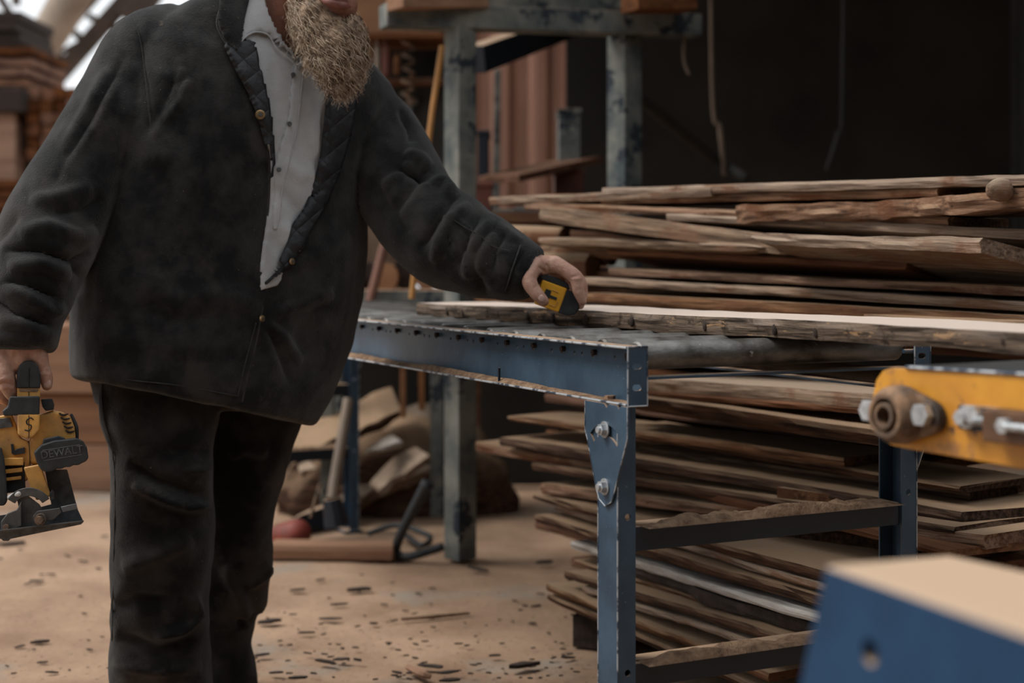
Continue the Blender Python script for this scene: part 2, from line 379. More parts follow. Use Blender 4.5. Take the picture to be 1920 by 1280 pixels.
# ================================================================== SETTING
# ground
bm = bmesh.new()
bmesh.ops.create_grid(bm, x_segments=220, y_segments=220, size=1)
for v in bm.verts:
    x, y = v.co.x * 12, v.co.y * 12 + 10
    near = max(0, 1 - abs(y - 4) / 5)
    v.co = Vector((x, y, (noise.noise(Vector((x * 1.3, y * 1.3, 0))) * .012 + noise.noise(Vector((x * 6, y * 6, 3))) * .004) - .008))
g = link('floor', mesh_of(bm, 'floor', True), M['ground']); struct(g)

# shed walls, roof, and an added wall that blocks fill light
def corrugated(bm, x0, x1, y, z0, z1, pitch=.19, dep=.03, axis='x'):
    n = int((x1 - x0) / pitch * 8); cols = []
    for i in range(n + 1):
        x = x0 + (x1 - x0) * i / n; ph = ((x / pitch) % 1)
        d = dep * max(-1, min(1, 2.2 * math.sin(ph * 2 * math.pi)))
        a = (x, y + d) if axis == 'x' else (y + d, x)
        cols.append((bm.verts.new((a[0], a[1], z0)), bm.verts.new((a[0], a[1], z1))))
    sh = Vector((0, .006, 0)) if axis == 'x' else Vector((.006, 0, 0))
    back = [(bm.verts.new(a.co + sh), bm.verts.new(b.co + sh)) for a, b in cols]
    for (a, b), (c, d) in zip(zip(cols, cols[1:]), zip(back, back[1:])):
        bm.faces.new((a[0], b[0], b[1], a[1])); bm.faces.new((c[0], c[1], d[1], d[0]))
        bm.faces.new((a[0], c[0], d[0], b[0])); bm.faces.new((a[1], b[1], d[1], c[1]))
    for a, c in ((cols[0], back[0]), (cols[-1], back[-1])): bm.faces.new((a[0], a[1], c[1], c[0]))
    bmesh.ops.recalc_face_normals(bm, faces=bm.faces)
    return bm
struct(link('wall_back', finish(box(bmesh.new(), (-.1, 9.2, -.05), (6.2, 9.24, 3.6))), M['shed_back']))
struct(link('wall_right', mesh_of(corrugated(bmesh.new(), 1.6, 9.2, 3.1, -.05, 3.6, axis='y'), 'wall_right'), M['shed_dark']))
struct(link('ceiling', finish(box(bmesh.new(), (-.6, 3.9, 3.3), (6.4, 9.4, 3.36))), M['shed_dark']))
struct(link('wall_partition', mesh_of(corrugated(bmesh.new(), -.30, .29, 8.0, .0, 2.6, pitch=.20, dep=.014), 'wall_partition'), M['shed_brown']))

struct(link('fill_block_wall', mesh_of(corrugated(bmesh.new(), -5, 6, -1.6, -.05, 4.2), 'fill_block_wall'), M['shed_dark']))  # unseen wall added behind the camera to block low fill light
struct(link('fill_block_cap', finish(box(bmesh.new(), (-5.1, -1.75, 4.2), (6.1, -1.2, 4.35))), M['shed_dark']))  # unseen cap added on top of the fill-blocking wall
# ================================================================== ROLLER CONVEYOR
TH = math.radians(26.4)
U = Vector((-math.sin(TH), math.cos(TH), 0)); V = Vector((math.cos(TH), math.sin(TH), 0))
CX, CY, RT = .1923, 2.48, .857
FR = Matrix(((V.x, U.x, 0, CX), (V.y, U.y, 0, CY), (0, 0, 1, 0), (0, 0, 0, 1)))   # local x = across, y = along, z = up
LEN, WID, CH, FL = 3.15, .655, .100, .035
def LB(lo, hi, bev=.0015, name='m', m=None): return finish(box(bmesh.new(), lo, hi, FR), bev, name=name)
conv = empty('roller_conveyor', FR @ Vector((WID / 2, LEN / 2, 0)), 'blue steel roller conveyor with worn grey rollers carrying a long old board', 'conveyor')
pitch = .117
def channel(x_out, sgn, mname):
    # C channel: web set FL inwards, flanges reaching outwards
    bm = bmesh.new(); xw = x_out + sgn * FL; t = .004
    a, b = sorted((xw - sgn * t, xw)); box(bm, (a, 0, RT - CH), (b, LEN, RT), FR)
    a, b = sorted((x_out, xw - sgn * t)); box(bm, (a, 0, RT - t), (b, LEN, RT), FR); box(bm, (a, 0, RT - CH), (b, LEN, RT - CH + t), FR)
    me = finish(bm)
    cut = bmesh.new()
    for i in range(26):
        y = .042 + i * pitch
        c0 = FR @ Vector((xw - .02, y + .01, RT - .021)); c1 = FR @ Vector((xw + .02, y + .01, RT - .021))
        hexcap(cut, c0, c1, .0075)
        for dy in (-.038, .05):
            if i % 2 == 0 or dy > 0:
                c0 = FR @ Vector((xw - .02, y + dy, RT - .024)); c1 = FR @ Vector((xw + .02, y + dy, RT - .024)); cyl(cut, c0, c1, .004, 8)
    bmesh.ops.recalc_face_normals(cut, faces=cut.faces)
    return boolean(me, mesh_of(cut))
rail = link('side_rail', channel(0, 1, 'near'), M['blue'], conv)
rail2 = link('side_rail', channel(WID, -1, 'far'), M['blue'], conv)
# worn bright lips along the flanges
for x, r0 in ((0, rail),):
    for z in (RT - .002, RT - CH + .002):
        link('worn_edge', finish(tube(bmesh.new(), [FR @ Vector((x - .0005, LEN * k / 12, z)) for k in range(13)], .0021, seg=8, n=1)), M['edge'], rail)
# end plates with two slots
for x0, rr in ((0, rail), (WID - FL, rail2)):
    me = finish(box(bmesh.new(), (x0, -.004, RT - CH), (x0 + FL + .003, 0, RT - .0), FR), .0012)
    cut = bmesh.new()
    for z in (RT - .033, RT - .069):
        for dx in (-.004, 0, .004): cyl(cut, FR @ Vector((x0 + .018 + dx, -.02, z)), FR @ Vector((x0 + .018 + dx, .02, z)), .0055, 16)
        break_ = 0
    # one clean slot cutter per hole
    cut = bmesh.new()
    for z in (RT - .033, RT - .069):
        pts = [FR @ Vector((x0 + .018 + (.004 if math.cos(a) > 0 else -.004) + .0052 * math.cos(a), -.02, z + .0052 * math.sin(a))) for a in [2 * math.pi * (k + .5) / 20 for k in range(20)]]
        prism(cut, pts, U * .04)
    bmesh.ops.recalc_face_normals(cut, faces=cut.faces)
    ep = link('end_plate', boolean(me, mesh_of(cut)), M['blue'], conv)
    bmx = bmesh.new()
    for a, b in (((x0, RT - CH), (x0, RT)), ((x0 + FL + .003, RT - CH), (x0 + FL + .003, RT)), ((x0, RT - CH), (x0 + FL + .003, RT - CH)), ((x0, RT), (x0 + FL + .003, RT))):
        cyl(bmx, FR @ Vector((a[0], -.0042, a[1])), FR @ Vector((b[0], -.0042, b[1])), .0014, 6)
    link('worn_edge', finish(bmx), M['edge'], ep)
# rollers
for i in range(26):
    y = .042 + i * pitch
    bm = bmesh.new(); R = .0245; zc = RT - .0185
    prof = [(FL + .006, .006), (FL + .006, R - .003), (FL + .010, R), (WID - FL - .010, R), (WID - FL - .006, R - .003), (WID - FL - .006, .006)]
    tube(bm, [FR @ Vector((p[0], y, zc)) for p in prof], [p[1] for p in prof], seg=28, n=1)
    ro = link('roller', mesh_of(bm, 'roller', False), M['roller'], conv)
    for p in ro.data.polygons: p.use_smooth = abs(p.normal.dot(V)) < .5
    bm = bmesh.new(); hexcap(bm, FR @ Vector((FL - .012, y, zc)), FR @ Vector((WID - FL + .012, y, zc)), .0055)
    link('axle', mesh_of(bm), M['bark'], ro)  # axle coloured dark to paint shade into the rail holes
# tie strip under the first roller
link('tie_strip', LB((FL, .012, RT - .058), (WID - FL, .040, RT - .0525)), M['blue'], conv)
# legs
def leg_frame(y0, both=True):
    # angle legs, gussets, cross bars
    for side, x in ((0, .0), (1, WID)):
        s = 1 if side == 0 else -1
        bm = bmesh.new()
        cp = [(0, 0), (.036, 0), (.036, .004), (.004, .004), (.004, .062), (.036, .062), (.036, .066), (0, .066)]
        prism(bm, [FR @ Vector((x + s * p, y0 + q, 0)) for p, q in cp], (0, 0, RT - CH - .0005))
        me = finish(bm, .001)
        cut = bmesh.new()
        for z in (.565, .30): cyl(cut, FR @ Vector((x + s * .020, y0 - .02, z)), FR @ Vector((x + s * .020, y0 + .02, z)), .0058, 16)
        bmesh.ops.recalc_face_normals(cut, faces=cut.faces)
        lg = link('leg', boolean(me, mesh_of(cut)), M['blue'], conv)
        bm = bmesh.new()
        for (dx, dy) in ((0, -.0002), (0, .066)):
            tube(bm, [FR @ Vector((x + dx, y0 + dy, z * (RT - CH - .04) / 10)) for z in range(11)], .0014, seg=6, n=1)
        link('worn_edge', finish(bm), M['edge'], lg)
        bm = bmesh.new(); box(bm, (min(x, x + s * .05) - .01, y0 - .012, -.004), (max(x, x + s * .05) + .01, y0 + .09, .006), FR)
        link('foot_plate', finish(bm, .001), M['blue'], conv)
        # gusset plate on the outside face
        yc = y0 + .034; xo = x - s * .0045
        out = [(-.070, 0), (-.070, -.052), (-.062, -.066), (-.030, -.150), (-.020, -.166), (0, -.175), (.020, -.166), (.030, -.150), (.068, -.066), (.074, -.052), (.074, 0), (.052, 0), (.045, -.006), (.038, 0), (.012, 0), (.004, -.007), (-.004, 0)]
        bm = bmesh.new(); prism(bm, [FR @ Vector((xo, yc - a, RT - CH - .0005 + b)) for a, b in out], FR.to_3x3() @ Vector((s * .0045, 0, 0)))
        me = finish(bm, .0008)
        cut = bmesh.new(); arc = []
        R0 = .066
        for k in range(11):
            a = math.radians(-44 + 88 * k / 10); arc.append((math.sin(a) * (R0 + .0095), math.cos(a) * (R0 + .0095)))
        for k in range(11):
            a = math.radians(44 - 88 * k / 10); arc.append((math.sin(a) * (R0 - .0095), math.cos(a) * (R0 - .0095)))
        prism(cut, [FR @ Vector((xo - s * .01, yc - a, RT - CH - .111 + b)) for a, b in arc], FR.to_3x3() @ Vector((s * .0142, 0, 0)))
        bmesh.ops.recalc_face_normals(cut, faces=cut.faces)
        gp = link('gusset_plate', boolean(me, mesh_of(cut)), M['blue'], conv)
        bm = bmesh.new(); q = [FR @ Vector((xo - s * .0003, yc - a, RT - CH - .001 + b)) for a, b in out[:11]]
        tube(bm, q, .0011, seg=6, n=1); link('worn_edge', finish(bm), M['edge'], gp)
        # back strip seen through the slot
        for zz, yy in ((-.045, 0), (-.143, 0)):
            c = Vector((xo, yc - yy, RT - CH + zz))
            wv = Vector((-s, 0, 0))
            bm = bmesh.new(); cyl(bm, FR @ c, FR @ (c + wv * .003), .0145, 24)
            ws = link('washer', finish(bm, .0006), M['bolt'], gp)
            bm = bmesh.new(); hexcap(bm, FR @ (c + wv * .003), FR @ (c + wv * .012), .0105)
            cyl(bm, FR @ (c + wv * .012), FR @ (c + wv * .0165), .006, 16)
            link('bolt', finish(bm, .0008), M['bolt'], gp)
    for z0 in (.546, .312):
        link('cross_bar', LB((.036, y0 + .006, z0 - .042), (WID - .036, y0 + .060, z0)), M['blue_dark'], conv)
leg_frame(.030)
leg_frame(LEN - .12)
# splice bolts on the lower flange
bm = bmesh.new(); c = FR @ Vector((.017, .085, RT - CH + .004)); hexcap(bm, c, c + Vector((0, 0, .007)), .010)
link('bolt', finish(bm, .001), M['rust'], conv)
bm = bmesh.new(); box(bm, (.004, .50, RT - CH), (.008, .504, RT - CH + .032), FR); link('weld_stub', finish(bm), M['blue_dark'], conv)
# sawdust drifts on ledges
def drift(name, lo, hi, h, label, seed, n=60):
    bm = bmesh.new(); m = 7; cols = []
    for i in range(n + 1):
        row = []
        for j in range(m):
            u = i / n; v = j / (m - 1)
            p = Vector((lo[0] + (hi[0] - lo[0]) * (u if hi[3] == 'x' else v), lo[1] + (hi[1] - lo[1]) * (v if hi[3] == 'x' else u), lo[2]))
            e = min(1, 6 * min(v, 1 - v) + .0) * min(1, 12 * min(u, 1 - u))
            p.z += h * e * (.55 + .9 * noise.noise(Vector((u * 9 + seed, v * 1.5, 0))) + .25 * noise.noise(Vector((u * 60, v * 9, seed))))
            if e > 0: p.z = max(p.z, lo[2] + .0012)
            row.append(bm.verts.new(FR @ p))
        cols.append(row)
    for a, b in zip(cols, cols[1:]):
        for k in range(m - 1): bm.faces.new((a[k], b[k], b[k + 1], a[k + 1]))
    o = link(name, mesh_of(bm, name, True), M['sawdust']); tag(o, label, 'sawdust', kind='stuff')
drift('sawdust', (.05, .008, .546), (WID - .045, .056, .546, 'x'), .018, 'sawdust heaped along the upper cross bar of the near conveyor legs', 1)
drift('sawdust', (.05, .008, .312), (WID - .045, .056, .312, 'x'), .016, 'sawdust heaped along the lower cross bar of the near conveyor legs', 5)
drift('sawdust', (.0, .04, RT - CH + .004), (.030, LEN - .02, RT - CH + .004, 'y'), .011, 'tan sawdust caught in the lower lip of the blue conveyor rail', 9, n=240)

drift('sawdust', (.05, LEN - .112, .546), (WID - .04, LEN - .062, .546, 'x'), .014, 'sawdust on the upper cross bar of the far conveyor legs', 11)
drift('sawdust', (.05, LEN - .112, .312), (WID - .04, LEN - .062, .312, 'x'), .014, 'sawdust on the lower cross bar of the far conveyor legs', 15)
# ================================================================== BOARDS
def board(A, B, th, wid, m, label, name='board', group=None, cat='board', rough=.004, roll=0, edge=.35, bow=0, taper=(0, 0), seed=None, endskew=(0, 0), n=26):
    """sawn board, A..B = its top front edge"""
    A = Vector(A); B = Vector(B); s = seed if seed is not None else rnd.random() * 100
    x = (B - A); L = x.length; x.normalize()
    y = Vector((-x.y, x.x, 0)).normalized(); z = x.cross(y).normalized()
    if roll:
        Rm = Matrix.Rotation(math.radians(roll), 3, x); y = Rm @ y; z = Rm @ z
    bm = bmesh.new(); rings = []
    for i in range(n + 1):
        u = i / n; xx = u * L
        k = 1 - taper[0] * max(0, 1 - u * 9) ** 2 - taper[1] * max(0, 1 - (1 - u) * 9) ** 2
        nz = lambda a, sc_: noise.noise(Vector((xx * sc_ + s, a * 7.3, s))) 
        fe = nz(1, 3) * rough * 3 + nz(2, 14) * rough
        be = nz(3, 3) * rough * 4
        zt = nz(4, 2.2) * rough + nz(8, 17) * rough * .35 - bow * math.sin(u * math.pi); zb = nz(5, 6) * rough * edge * 1.5 + nz(9, 25) * rough * .5 - bow * math.sin(u * math.pi)
        t = th * k; off = -th * (1 - k) * .5; mid = nz(6, 9) * rough * .9
        prof = [(fe + .002, zt + off), (fe + mid - .001, zt - t * .35 + off), (fe - mid, -t * .7 + zb + off), (fe + .003, -t + zb + off),
                (wid * .5, -t + zb + off), (wid + be, -t + zb + off), (wid + be, zt + off), (wid * .5, zt + rough * nz(7, 3) + off)]
        ring = []
        for (a, b) in prof:
            ex = (endskew[0] * a if i == 0 else endskew[1] * a if i == n else 0) + (nz(a * 30, 1) * .006 if i in (0, n) else 0)
            ring.append((xx + ex, a, b))
        rings.append(ring)
    ring_loft(bm, [[Vector(p) for p in r] for r in rings])
    o = link(name, finish(bm), m)
    for p in o.data.polygons: p.use_smooth = False
    o.matrix_world = Matrix.Translation(A) @ Matrix((x, y, z)).transposed().to_4x4()
    tag(o, label, cat, group)
    return o
def Yu(px): return 3.685 / (.8425 + (px - 960) / F)
def Ym(px): return 3.076 / (.722 + (px - 960) / F)
def Yb(px): return 1.996 / (.48 + (px - 960) / F)
def Yf(px, py):
    if py < 600: return Yu(px)
    if py < 760: t = (py - 600) / 160; return Yu(px) * (1 - t) + Ym(px) * t
    if py < 950: return Ym(px)
    if py < 1080: t = (py - 950) / 130; return Ym(px) * (1 - t) + Yb(px) * t
    return Yb(px)
def fb(l, r, tpx, m, label, wid=.24, dY=(0, 0), **k):
    YL = Yf(*l) + dY[0]; YR = Yf(*r) + dY[1]
    return board(P(l[0], l[1], YL), P(r[0], r[1], YR), tpx / F * (YL + YR) / 2, wid, M[m], label, **k)
PILE = 'boards in the pile behind the conveyor'
T = 'in the tall pile behind the conveyor'
B_ = [
 # left point, right point, edge height px, material, label, kwargs
 ((1128, 352), (1990, 325), 17, 'wood_grey', 'topmost long grey weathered board crowning the tall board pile', {}),
 ((918, 370), (1335, 352), 15, 'wood_grey', 'pale board reaching furthest left at the top of the tall pile', dict(wid=.2)),
 ((1126, 370), (1760, 352), 15, 'wood', 'brown board directly under the topmost grey board of the pile', dict(dY=(.02, .02))),
 ((1380, 388), (1990, 352), 36, 'wood', 'thick knotty live-edge board with a round knot near its right end', dict(rough=.012, n=60, dY=(-.02, -.08))),
 ((985, 380), (1780, 406), 15, 'wood', 'long thin tan board below the second pale board, ending under the knotty one', {}),
 ((1012, 384), (1500, 446), 32, 'wood_grey', 'broad pale board tilting down to the right near the left end of the pile', dict(wid=.28, roll=-7, taper=(.3, .5), dY=(-.10, -.04))),
 ((1250, 398), (1990, 434), 15, 'wood_grey', 'grey-edged board with red-brown underside across the upper right of the pile', dict(wid=.3, roll=-8)),
 ((1010, 444), (1430, 456), 15, 'wood_grey', 'board with a rounded pale tip right beside the broad light board', dict(wid=.25, roll=-9, taper=(.3, .8), dY=(-.06, -.06))),
 ((1413, 432), (1840, 448), 26, 'wood_grey', 'pale warped board with a curved left tip and square sawn right end', dict(wid=.34, roll=-14, taper=(.7, 0), dY=(-.16, -.14), rough=.006, endskew=(0, .55))),
 ((1135, 464), (1700, 492), 12, 'wood_under', 'dark brown board with ragged underside beneath the pale warped board', dict(wid=.3, roll=-10)),
 ((1140, 502), (1990, 542), 15, 'wood', 'rough tan board just above the pair of pale split boards', {}),
 ((1095, 520), (1990, 570), 15, 'wood_grey', 'pale split board behind the hand with the tape measure', dict(dY=(-.03, -.03))),
 ((1098, 548), (1990, 596), 22, 'wood', 'thick smooth board right behind the board lying on the rollers', dict(dY=(-.06, -.05), taper=(.2, 0))),
 ((1620, 590), (1990, 606), 12, 'wood', 'narrow reddish board just above the roller board at the right edge', dict(wid=.12, dY=(-.1, -.1))),
 ((1190, 706), (1660, 740), 26, 'wood_grey', 'pale cracked board just below the rollers and above the dusty ones', dict(dY=(0, .0))),
 ((1150, 728), (1700, 770), 12, 'wood_under', 'thin red-brown board tucked under the pale cracked board', dict(dY=(.03, .03))),
 ((1170, 742), (1760, 822), 26, 'wood_dark', 'dark board with a dusty top just under the pale cracked board', dict(dY=(-.04, -.04))),
 ((953, 776), (1580, 858), 14, 'wood', 'light pointed board poking left behind the leg gusset, cut end at right', dict(wid=.2, taper=(.3, 0))),
 ((1120, 800), (1800, 912), 12, 'wood_dark', 'thin dark board below the board with the cut right end', dict(dY=(.02, .02))),
 ((939, 818), (1806, 958), 20, 'wood_dark', 'long sawdust-covered board with its square corner right of the far leg', dict(wid=.30, dY=(-.06, -.02), endskew=(0, .25))),
 ((891, 829), (1500, 935), 18, 'wood', 'board poking furthest left at mid height of the pile', dict(dY=(-.02, .05))),
 ((1000, 866), (1792, 985), 17, 'wood_dark', 'brown board below the furthest left one, running behind the upper cross bar', dict(dY=(0, 0))),
 ((1012, 906), (1840, 1003), 22, 'wood', 'thick red-brown board with a broken end beside the leg', dict(dY=(-.03, .05))),
 ((1180, 888), (1780, 1030), 14, 'wood_under', 'reddish plank glimpsed just above the upper dusty cross bar', dict(dY=(.05, .05))),
 ((1002, 924), (1560, 1075), 16, 'wood_dark', 'dark splintered board under the thick red-brown one', dict(taper=(.5, 0))),
 ((1040, 945), (1560, 1100), 12, 'wood_grey', 'narrow board with a pale streaked edge above the whitewashed one', {}),
 ((1006, 964), (1545, 1122), 17, 'wood_dark', 'dark board just above the whitewashed board', dict(dY=(-.03, -.02))),
 ((1068, 1015), (1540, 1152), 15, 'wood_white', 'whitewashed board gleaming through the gap under the upper cross bar', dict(dY=(-.03, -.03), wid=.16)),
 ((1130, 1040), (1530, 1176), 20, 'bark', 'bark-covered slab below the whitewashed board', dict(rough=.009, dY=(-.01, -.01))),
 ((1059, 1070), (1520, 1205), 16, 'wood_dark', 'sawn board below the bark-covered slab', dict(dY=(-.04, -.04))),
 ((1090, 1098), (1500, 1228), 13, 'wood_grey', 'grey stained board third from the bottom of the pile', dict(dY=(-.02, -.02))),
 ((1025, 1094), (1440, 1262), 14, 'wood', 'lowest clearly lit board reaching left of the leg near the ground', dict(dY=(-.07, -.04), wid=.26)),
 ((1028, 1112), (1420, 1290), 14, 'wood_dark', 'board directly under the lowest lit board, close to the ground', dict(dY=(-.05, -.03))),
 ((1105, 1010), (1560, 1128), 10, 'wood', 'thin tan board resting on the whitewashed board', dict(dY=(.04, .04), wid=.18)),
 ((1075, 1048), (1530, 1190), 9, 'wood', 'thin board between the bark slab and the sawn board', dict(dY=(.05, .05))),
 ((1240, 1032), (1700, 1135), 22, 'wood_dark', 'brown offcut board lying above the whitewashed board, knots on its edge', dict(dY=(-.05, .12), wid=.2)),
 ((1350, 1012), (1720, 1100), 18, 'wood', 'short board behind the foreground blue corner under the cross bar', dict(dY=(.06, .15), wid=.2)),
 ((1200, 838), (1820, 925), 12, 'wood_dark', 'dark dusty board hanging just over the long sawdust-covered one', dict(dY=(.10, .10))),
]
for l, r, t, m, lab, k in B_: fb(l, r, t, m, lab, group=PILE, name='board', **k)
# round knot on the knotty board
kc = P(1876, 356, Yf(1876, 350) - .115); bm = bmesh.new(); bmesh.ops.create_icosphere(bm, subdivisions=3, radius=.024)
for v in bm.verts: v.co = Vector((v.co.x * 1.2, v.co.y * .8, v.co.z)) * (1 + .15 * noise.noise(v.co * 60)) + kc
tag(link('wood_knot', mesh_of(bm, 'k', True), M['wood_grey']), 'round pale knot on the thick live-edge board', 'knot')
# buried boards that carry the pile
for i in range(26):
    f = i / 25; py = 372 + 850 * f
    xl = 1010 + rnd.uniform(-10, 70) + (60 if py > 1000 else 0); xr = 1990 if py < 640 else (1760 if py < 980 else 1500) + rnd.uniform(-40, 20)
    sl = -.02 if py < 400 else (.05 if py < 620 else (.12 if py < 800 else .27))
    l = (xl, py - 8); r = (xr, py + sl * (xr - xl))
    if r[1] > 1255: continue
    fb(l, r, rnd.uniform(14, 22), rnd.choice(['wood_dark', 'wood_under']), 'brown sawn board buried deep behind the front boards of the pile', group='buried boards of the pile', wid=.3, dY=(.36 + rnd.uniform(-.03, .05),) * 2)  # tone kept dark to paint shade into the gaps of the pile
# blocks that carry the pile
for (px, py, lab) in ((1112, 1214, 'dark timber block under the left end of the board pile'), (1470, 1335, 'dark timber block under the near end of the board pile')):
    Y = GY(py); c = P(px, py, Y); Mx = Matrix.Translation(c) @ Matrix.Rotation(-.46, 4, 'Z')
    tag(link('timber_block', finish(box(bmesh.new(), (-.05, -.02, 0), (.05, .32, .085), Mx), .004), M['bark']), lab, 'wood block')
# right-hand stack corner seen right of the far leg
for i, (py, lab) in enumerate(((1035, 'dark board at the bottom of the short stack right of the far leg'),(1012, 'board with red-brown edge, low in the short stack right of the far leg'),(985, 'second board from the top of the short stack right of the far leg'))):
    Yc = 3.02 + .02 * i
    board(P(1800 + i * 14, py, Yc), P(2060, py - 22 + i * 4, 3.45), .028, .45, M[('wood_dark', 'wood', 'wood')[i]], lab, group=PILE)
board(P(1806, 958, 3.01), P(2080, 920, 3.5), .024, .45, M['wood'], 'top board of the short stack right of the far leg, thick with sawdust', group=PILE)

# the measured board on the rollers
mb = board(P(780, 568, 3.83), P(2080, 629.5, 2.03), .034, .24, M['wood_old'], 'long old worm-eaten board with pale dusty top lying across the rollers', name='old_board', rough=.003, edge=1.2, n=160, seed=4.2)
mb.location.z += 0.001
# nail pockets: dark knots and holes along its edge
A_, B2 = P(780, 568, 3.83), P(2080, 629.5, 2.03)
for px in (838, 868, 905, 938, 990, 1037, 1098, 1184, 1322, 1452, 1530):
    t = 0.0; lo_, hi_ = 0, 1
    for _ in range(30):
        t = (lo_ + hi_) / 2; q = A_.lerp(B2, t); 
        if HX + F * q.x / q.y < px: lo_ = t
        else: hi_ = t
    q = A_.lerp(B2, t) + Vector((0, 0, -.017)) ; d = (B2 - A_).normalized(); nn = Vector((d.y, -d.x, 0)).normalized()
    bm = bmesh.new(); bmesh.ops.create_icosphere(bm, subdivisions=2, radius=1)
    for v in bm.verts: v.co = q + d * v.co.x * .007 + Vector((0, 0, v.co.z * .011)) + nn * (v.co.y * .004 - .0005)
    link('knot_hole', mesh_of(bm, 'k', True), M['bark'], mb)

# ================================================================== POSTS AND FRAME BEHIND
frame = empty('steel_post_frame', (-.17, 4.95, 0), 'dusty grey steel frame of two square posts under a long top beam', 'frame')
def post(px, Y, z1, wpx, z0=0):
    c = P(px, 490, Y); h = wpx / F * Y / 2 / 1.38
    Mx = Matrix.Translation((c.x, c.y, 0)) @ Matrix.Rotation(math.radians(42), 4, 'Z')
    return link('post', finish(box(bmesh.new(), (-h, -h, z0), (h, h, z1), Mx), .004), M['grey_steel'], frame)
post(863, 4.98, 1.80, 60); post(1171, 5.25, 1.80, 64)
def bar(a, b, h, d, m, name, parent=None, bev=.003):
    a = Vector(a); b = Vector(b); x = (b - a); L = x.length; x.normalize(); y = Vector((0, 0, 1)).cross(x)
    y = y.normalized() if y.length > 1e-3 else Vector((0, 1, 0)); z = x.cross(y)
    Mx = Matrix.Translation(a) @ Matrix((x, y, z)).transposed().to_4x4()
    return link(name, finish(box(bmesh.new(), (0, -d / 2, -h / 2), (L, d / 2, h / 2), Mx), bev), M[m], parent)
bar(P(718, 30, 4.90), P(1304, 50, 5.30), .076, .10, 'grey_steel', 'top_beam', frame)
tag(bar(P(740, 3, 4.80), P(900, 3, 5.0), .05, .10, 'timber', 'board'), 'light wooden board lying on the left end of the top beam', 'board')
tag(bar(P(1180, 8, 5.05), P(1290, 8, 5.15), .05, .12, 'wood_under', 'wood_block'), 'small wood block on the right end of the top beam', 'wood block')
tag(bar(P(890, 112, 5.4), P(1085, 40, 6.5), .10, .08, 'blue_dark', 'steel_brace'), 'dark diagonal steel brace rising right behind the posts', 'brace')
tag(bar(P(900, 14, 5.8), P(1180, -4, 5.9), .09, .06, 'grey_steel', 'steel_channel'), 'grey steel channel above and behind the top beam', 'beam')
# bench with the grey front beam
bench = empty('work_bench', (-.5, 5.9, 0), 'low grey steel bench with a wood top behind the conveyor', 'bench')
bar(P(590, 561, 5.72), P(840, 561, 5.72), .072, .06, 'grey_steel', 'front_beam', bench)
BZ = P(0, 543, 5.7).z
link('bench_top', finish(box(bmesh.new(), (-.76, 5.75, BZ - .02), (-.25, 6.15, BZ)), .003), M['timber'], bench)
link('back_or_shade_panel', finish(box(bmesh.new(), (-1.0, 6.16, 0), (-.22, 6.19, BZ)), .002), M['shed_dark'], bench)  # dark sheet added to stand in for the shade under the bench
for x in (-.75, -.32):
    for y in (5.78, 6.08): link('leg', finish(box(bmesh.new(), (x, y, 0), (x + .05, y + .05, BZ - .02)), .003), M['grey_steel'], bench)
ORD5 = ['first', 'second', 'third', 'fourth', 'fifth']
for i, (px, r, Y) in enumerate(((648, .05, 5.82), (684, .055, 5.88), (722, .05, 5.82), (762, .06, 5.86), (800, .05, 5.82))):
    bm = bmesh.new(); a = P(px, 490, Y); a.z = BZ + r
    tube(bm, [a, a + Vector((rnd.uniform(-.03, .03), .22, .0))], [r, r * .9], seg=16, n=1)
    for v in bm.verts: v.co += Vector((noise.noise(v.co * 14), 0, noise.noise(v.co * 14 + Vector((9, 0, 0))))) * .015
    tag(link('log', finish(bm, .003), M['bark' if i % 2 else 'timber']), 'short round log lying end-on on the bench, %s from the left' % ORD5[i], 'log', 'logs on the bench')
# sawdust mound behind
bm = bmesh.new(); bmesh.ops.create_grid(bm, x_segments=40, y_segments=30, size=1)
for v in bm.verts:
    r = math.hypot(v.co.x, v.co.y); h = max(0, 1 - r ** 2.5) ** .8
    v.co = Vector((-1.17 + v.co.x * .86, 7.74 + v.co.y * .66, 1.60 * h * (1 + .12 * noise.noise(v.co * 4)) - .02))
tag(link('sawdust_mound', mesh_of(bm, 'mound', True), M['ground']), 'large brown sawdust mound rising in the yard behind the bench', 'mound', kind='stuff')
# rusty bar leaning
bm = bmesh.new(); tube(bm, [P(690, 580, 5.62), P(722, 455, 5.72)], [.018, .018], seg=10, n=1)
tag(link('leaning_bar', finish(bm), mat('rusty_bar', (.17, .075, .05), rough=.8)), 'rusty brown bar leaning over the bench, seen under the raised arm', 'bar')
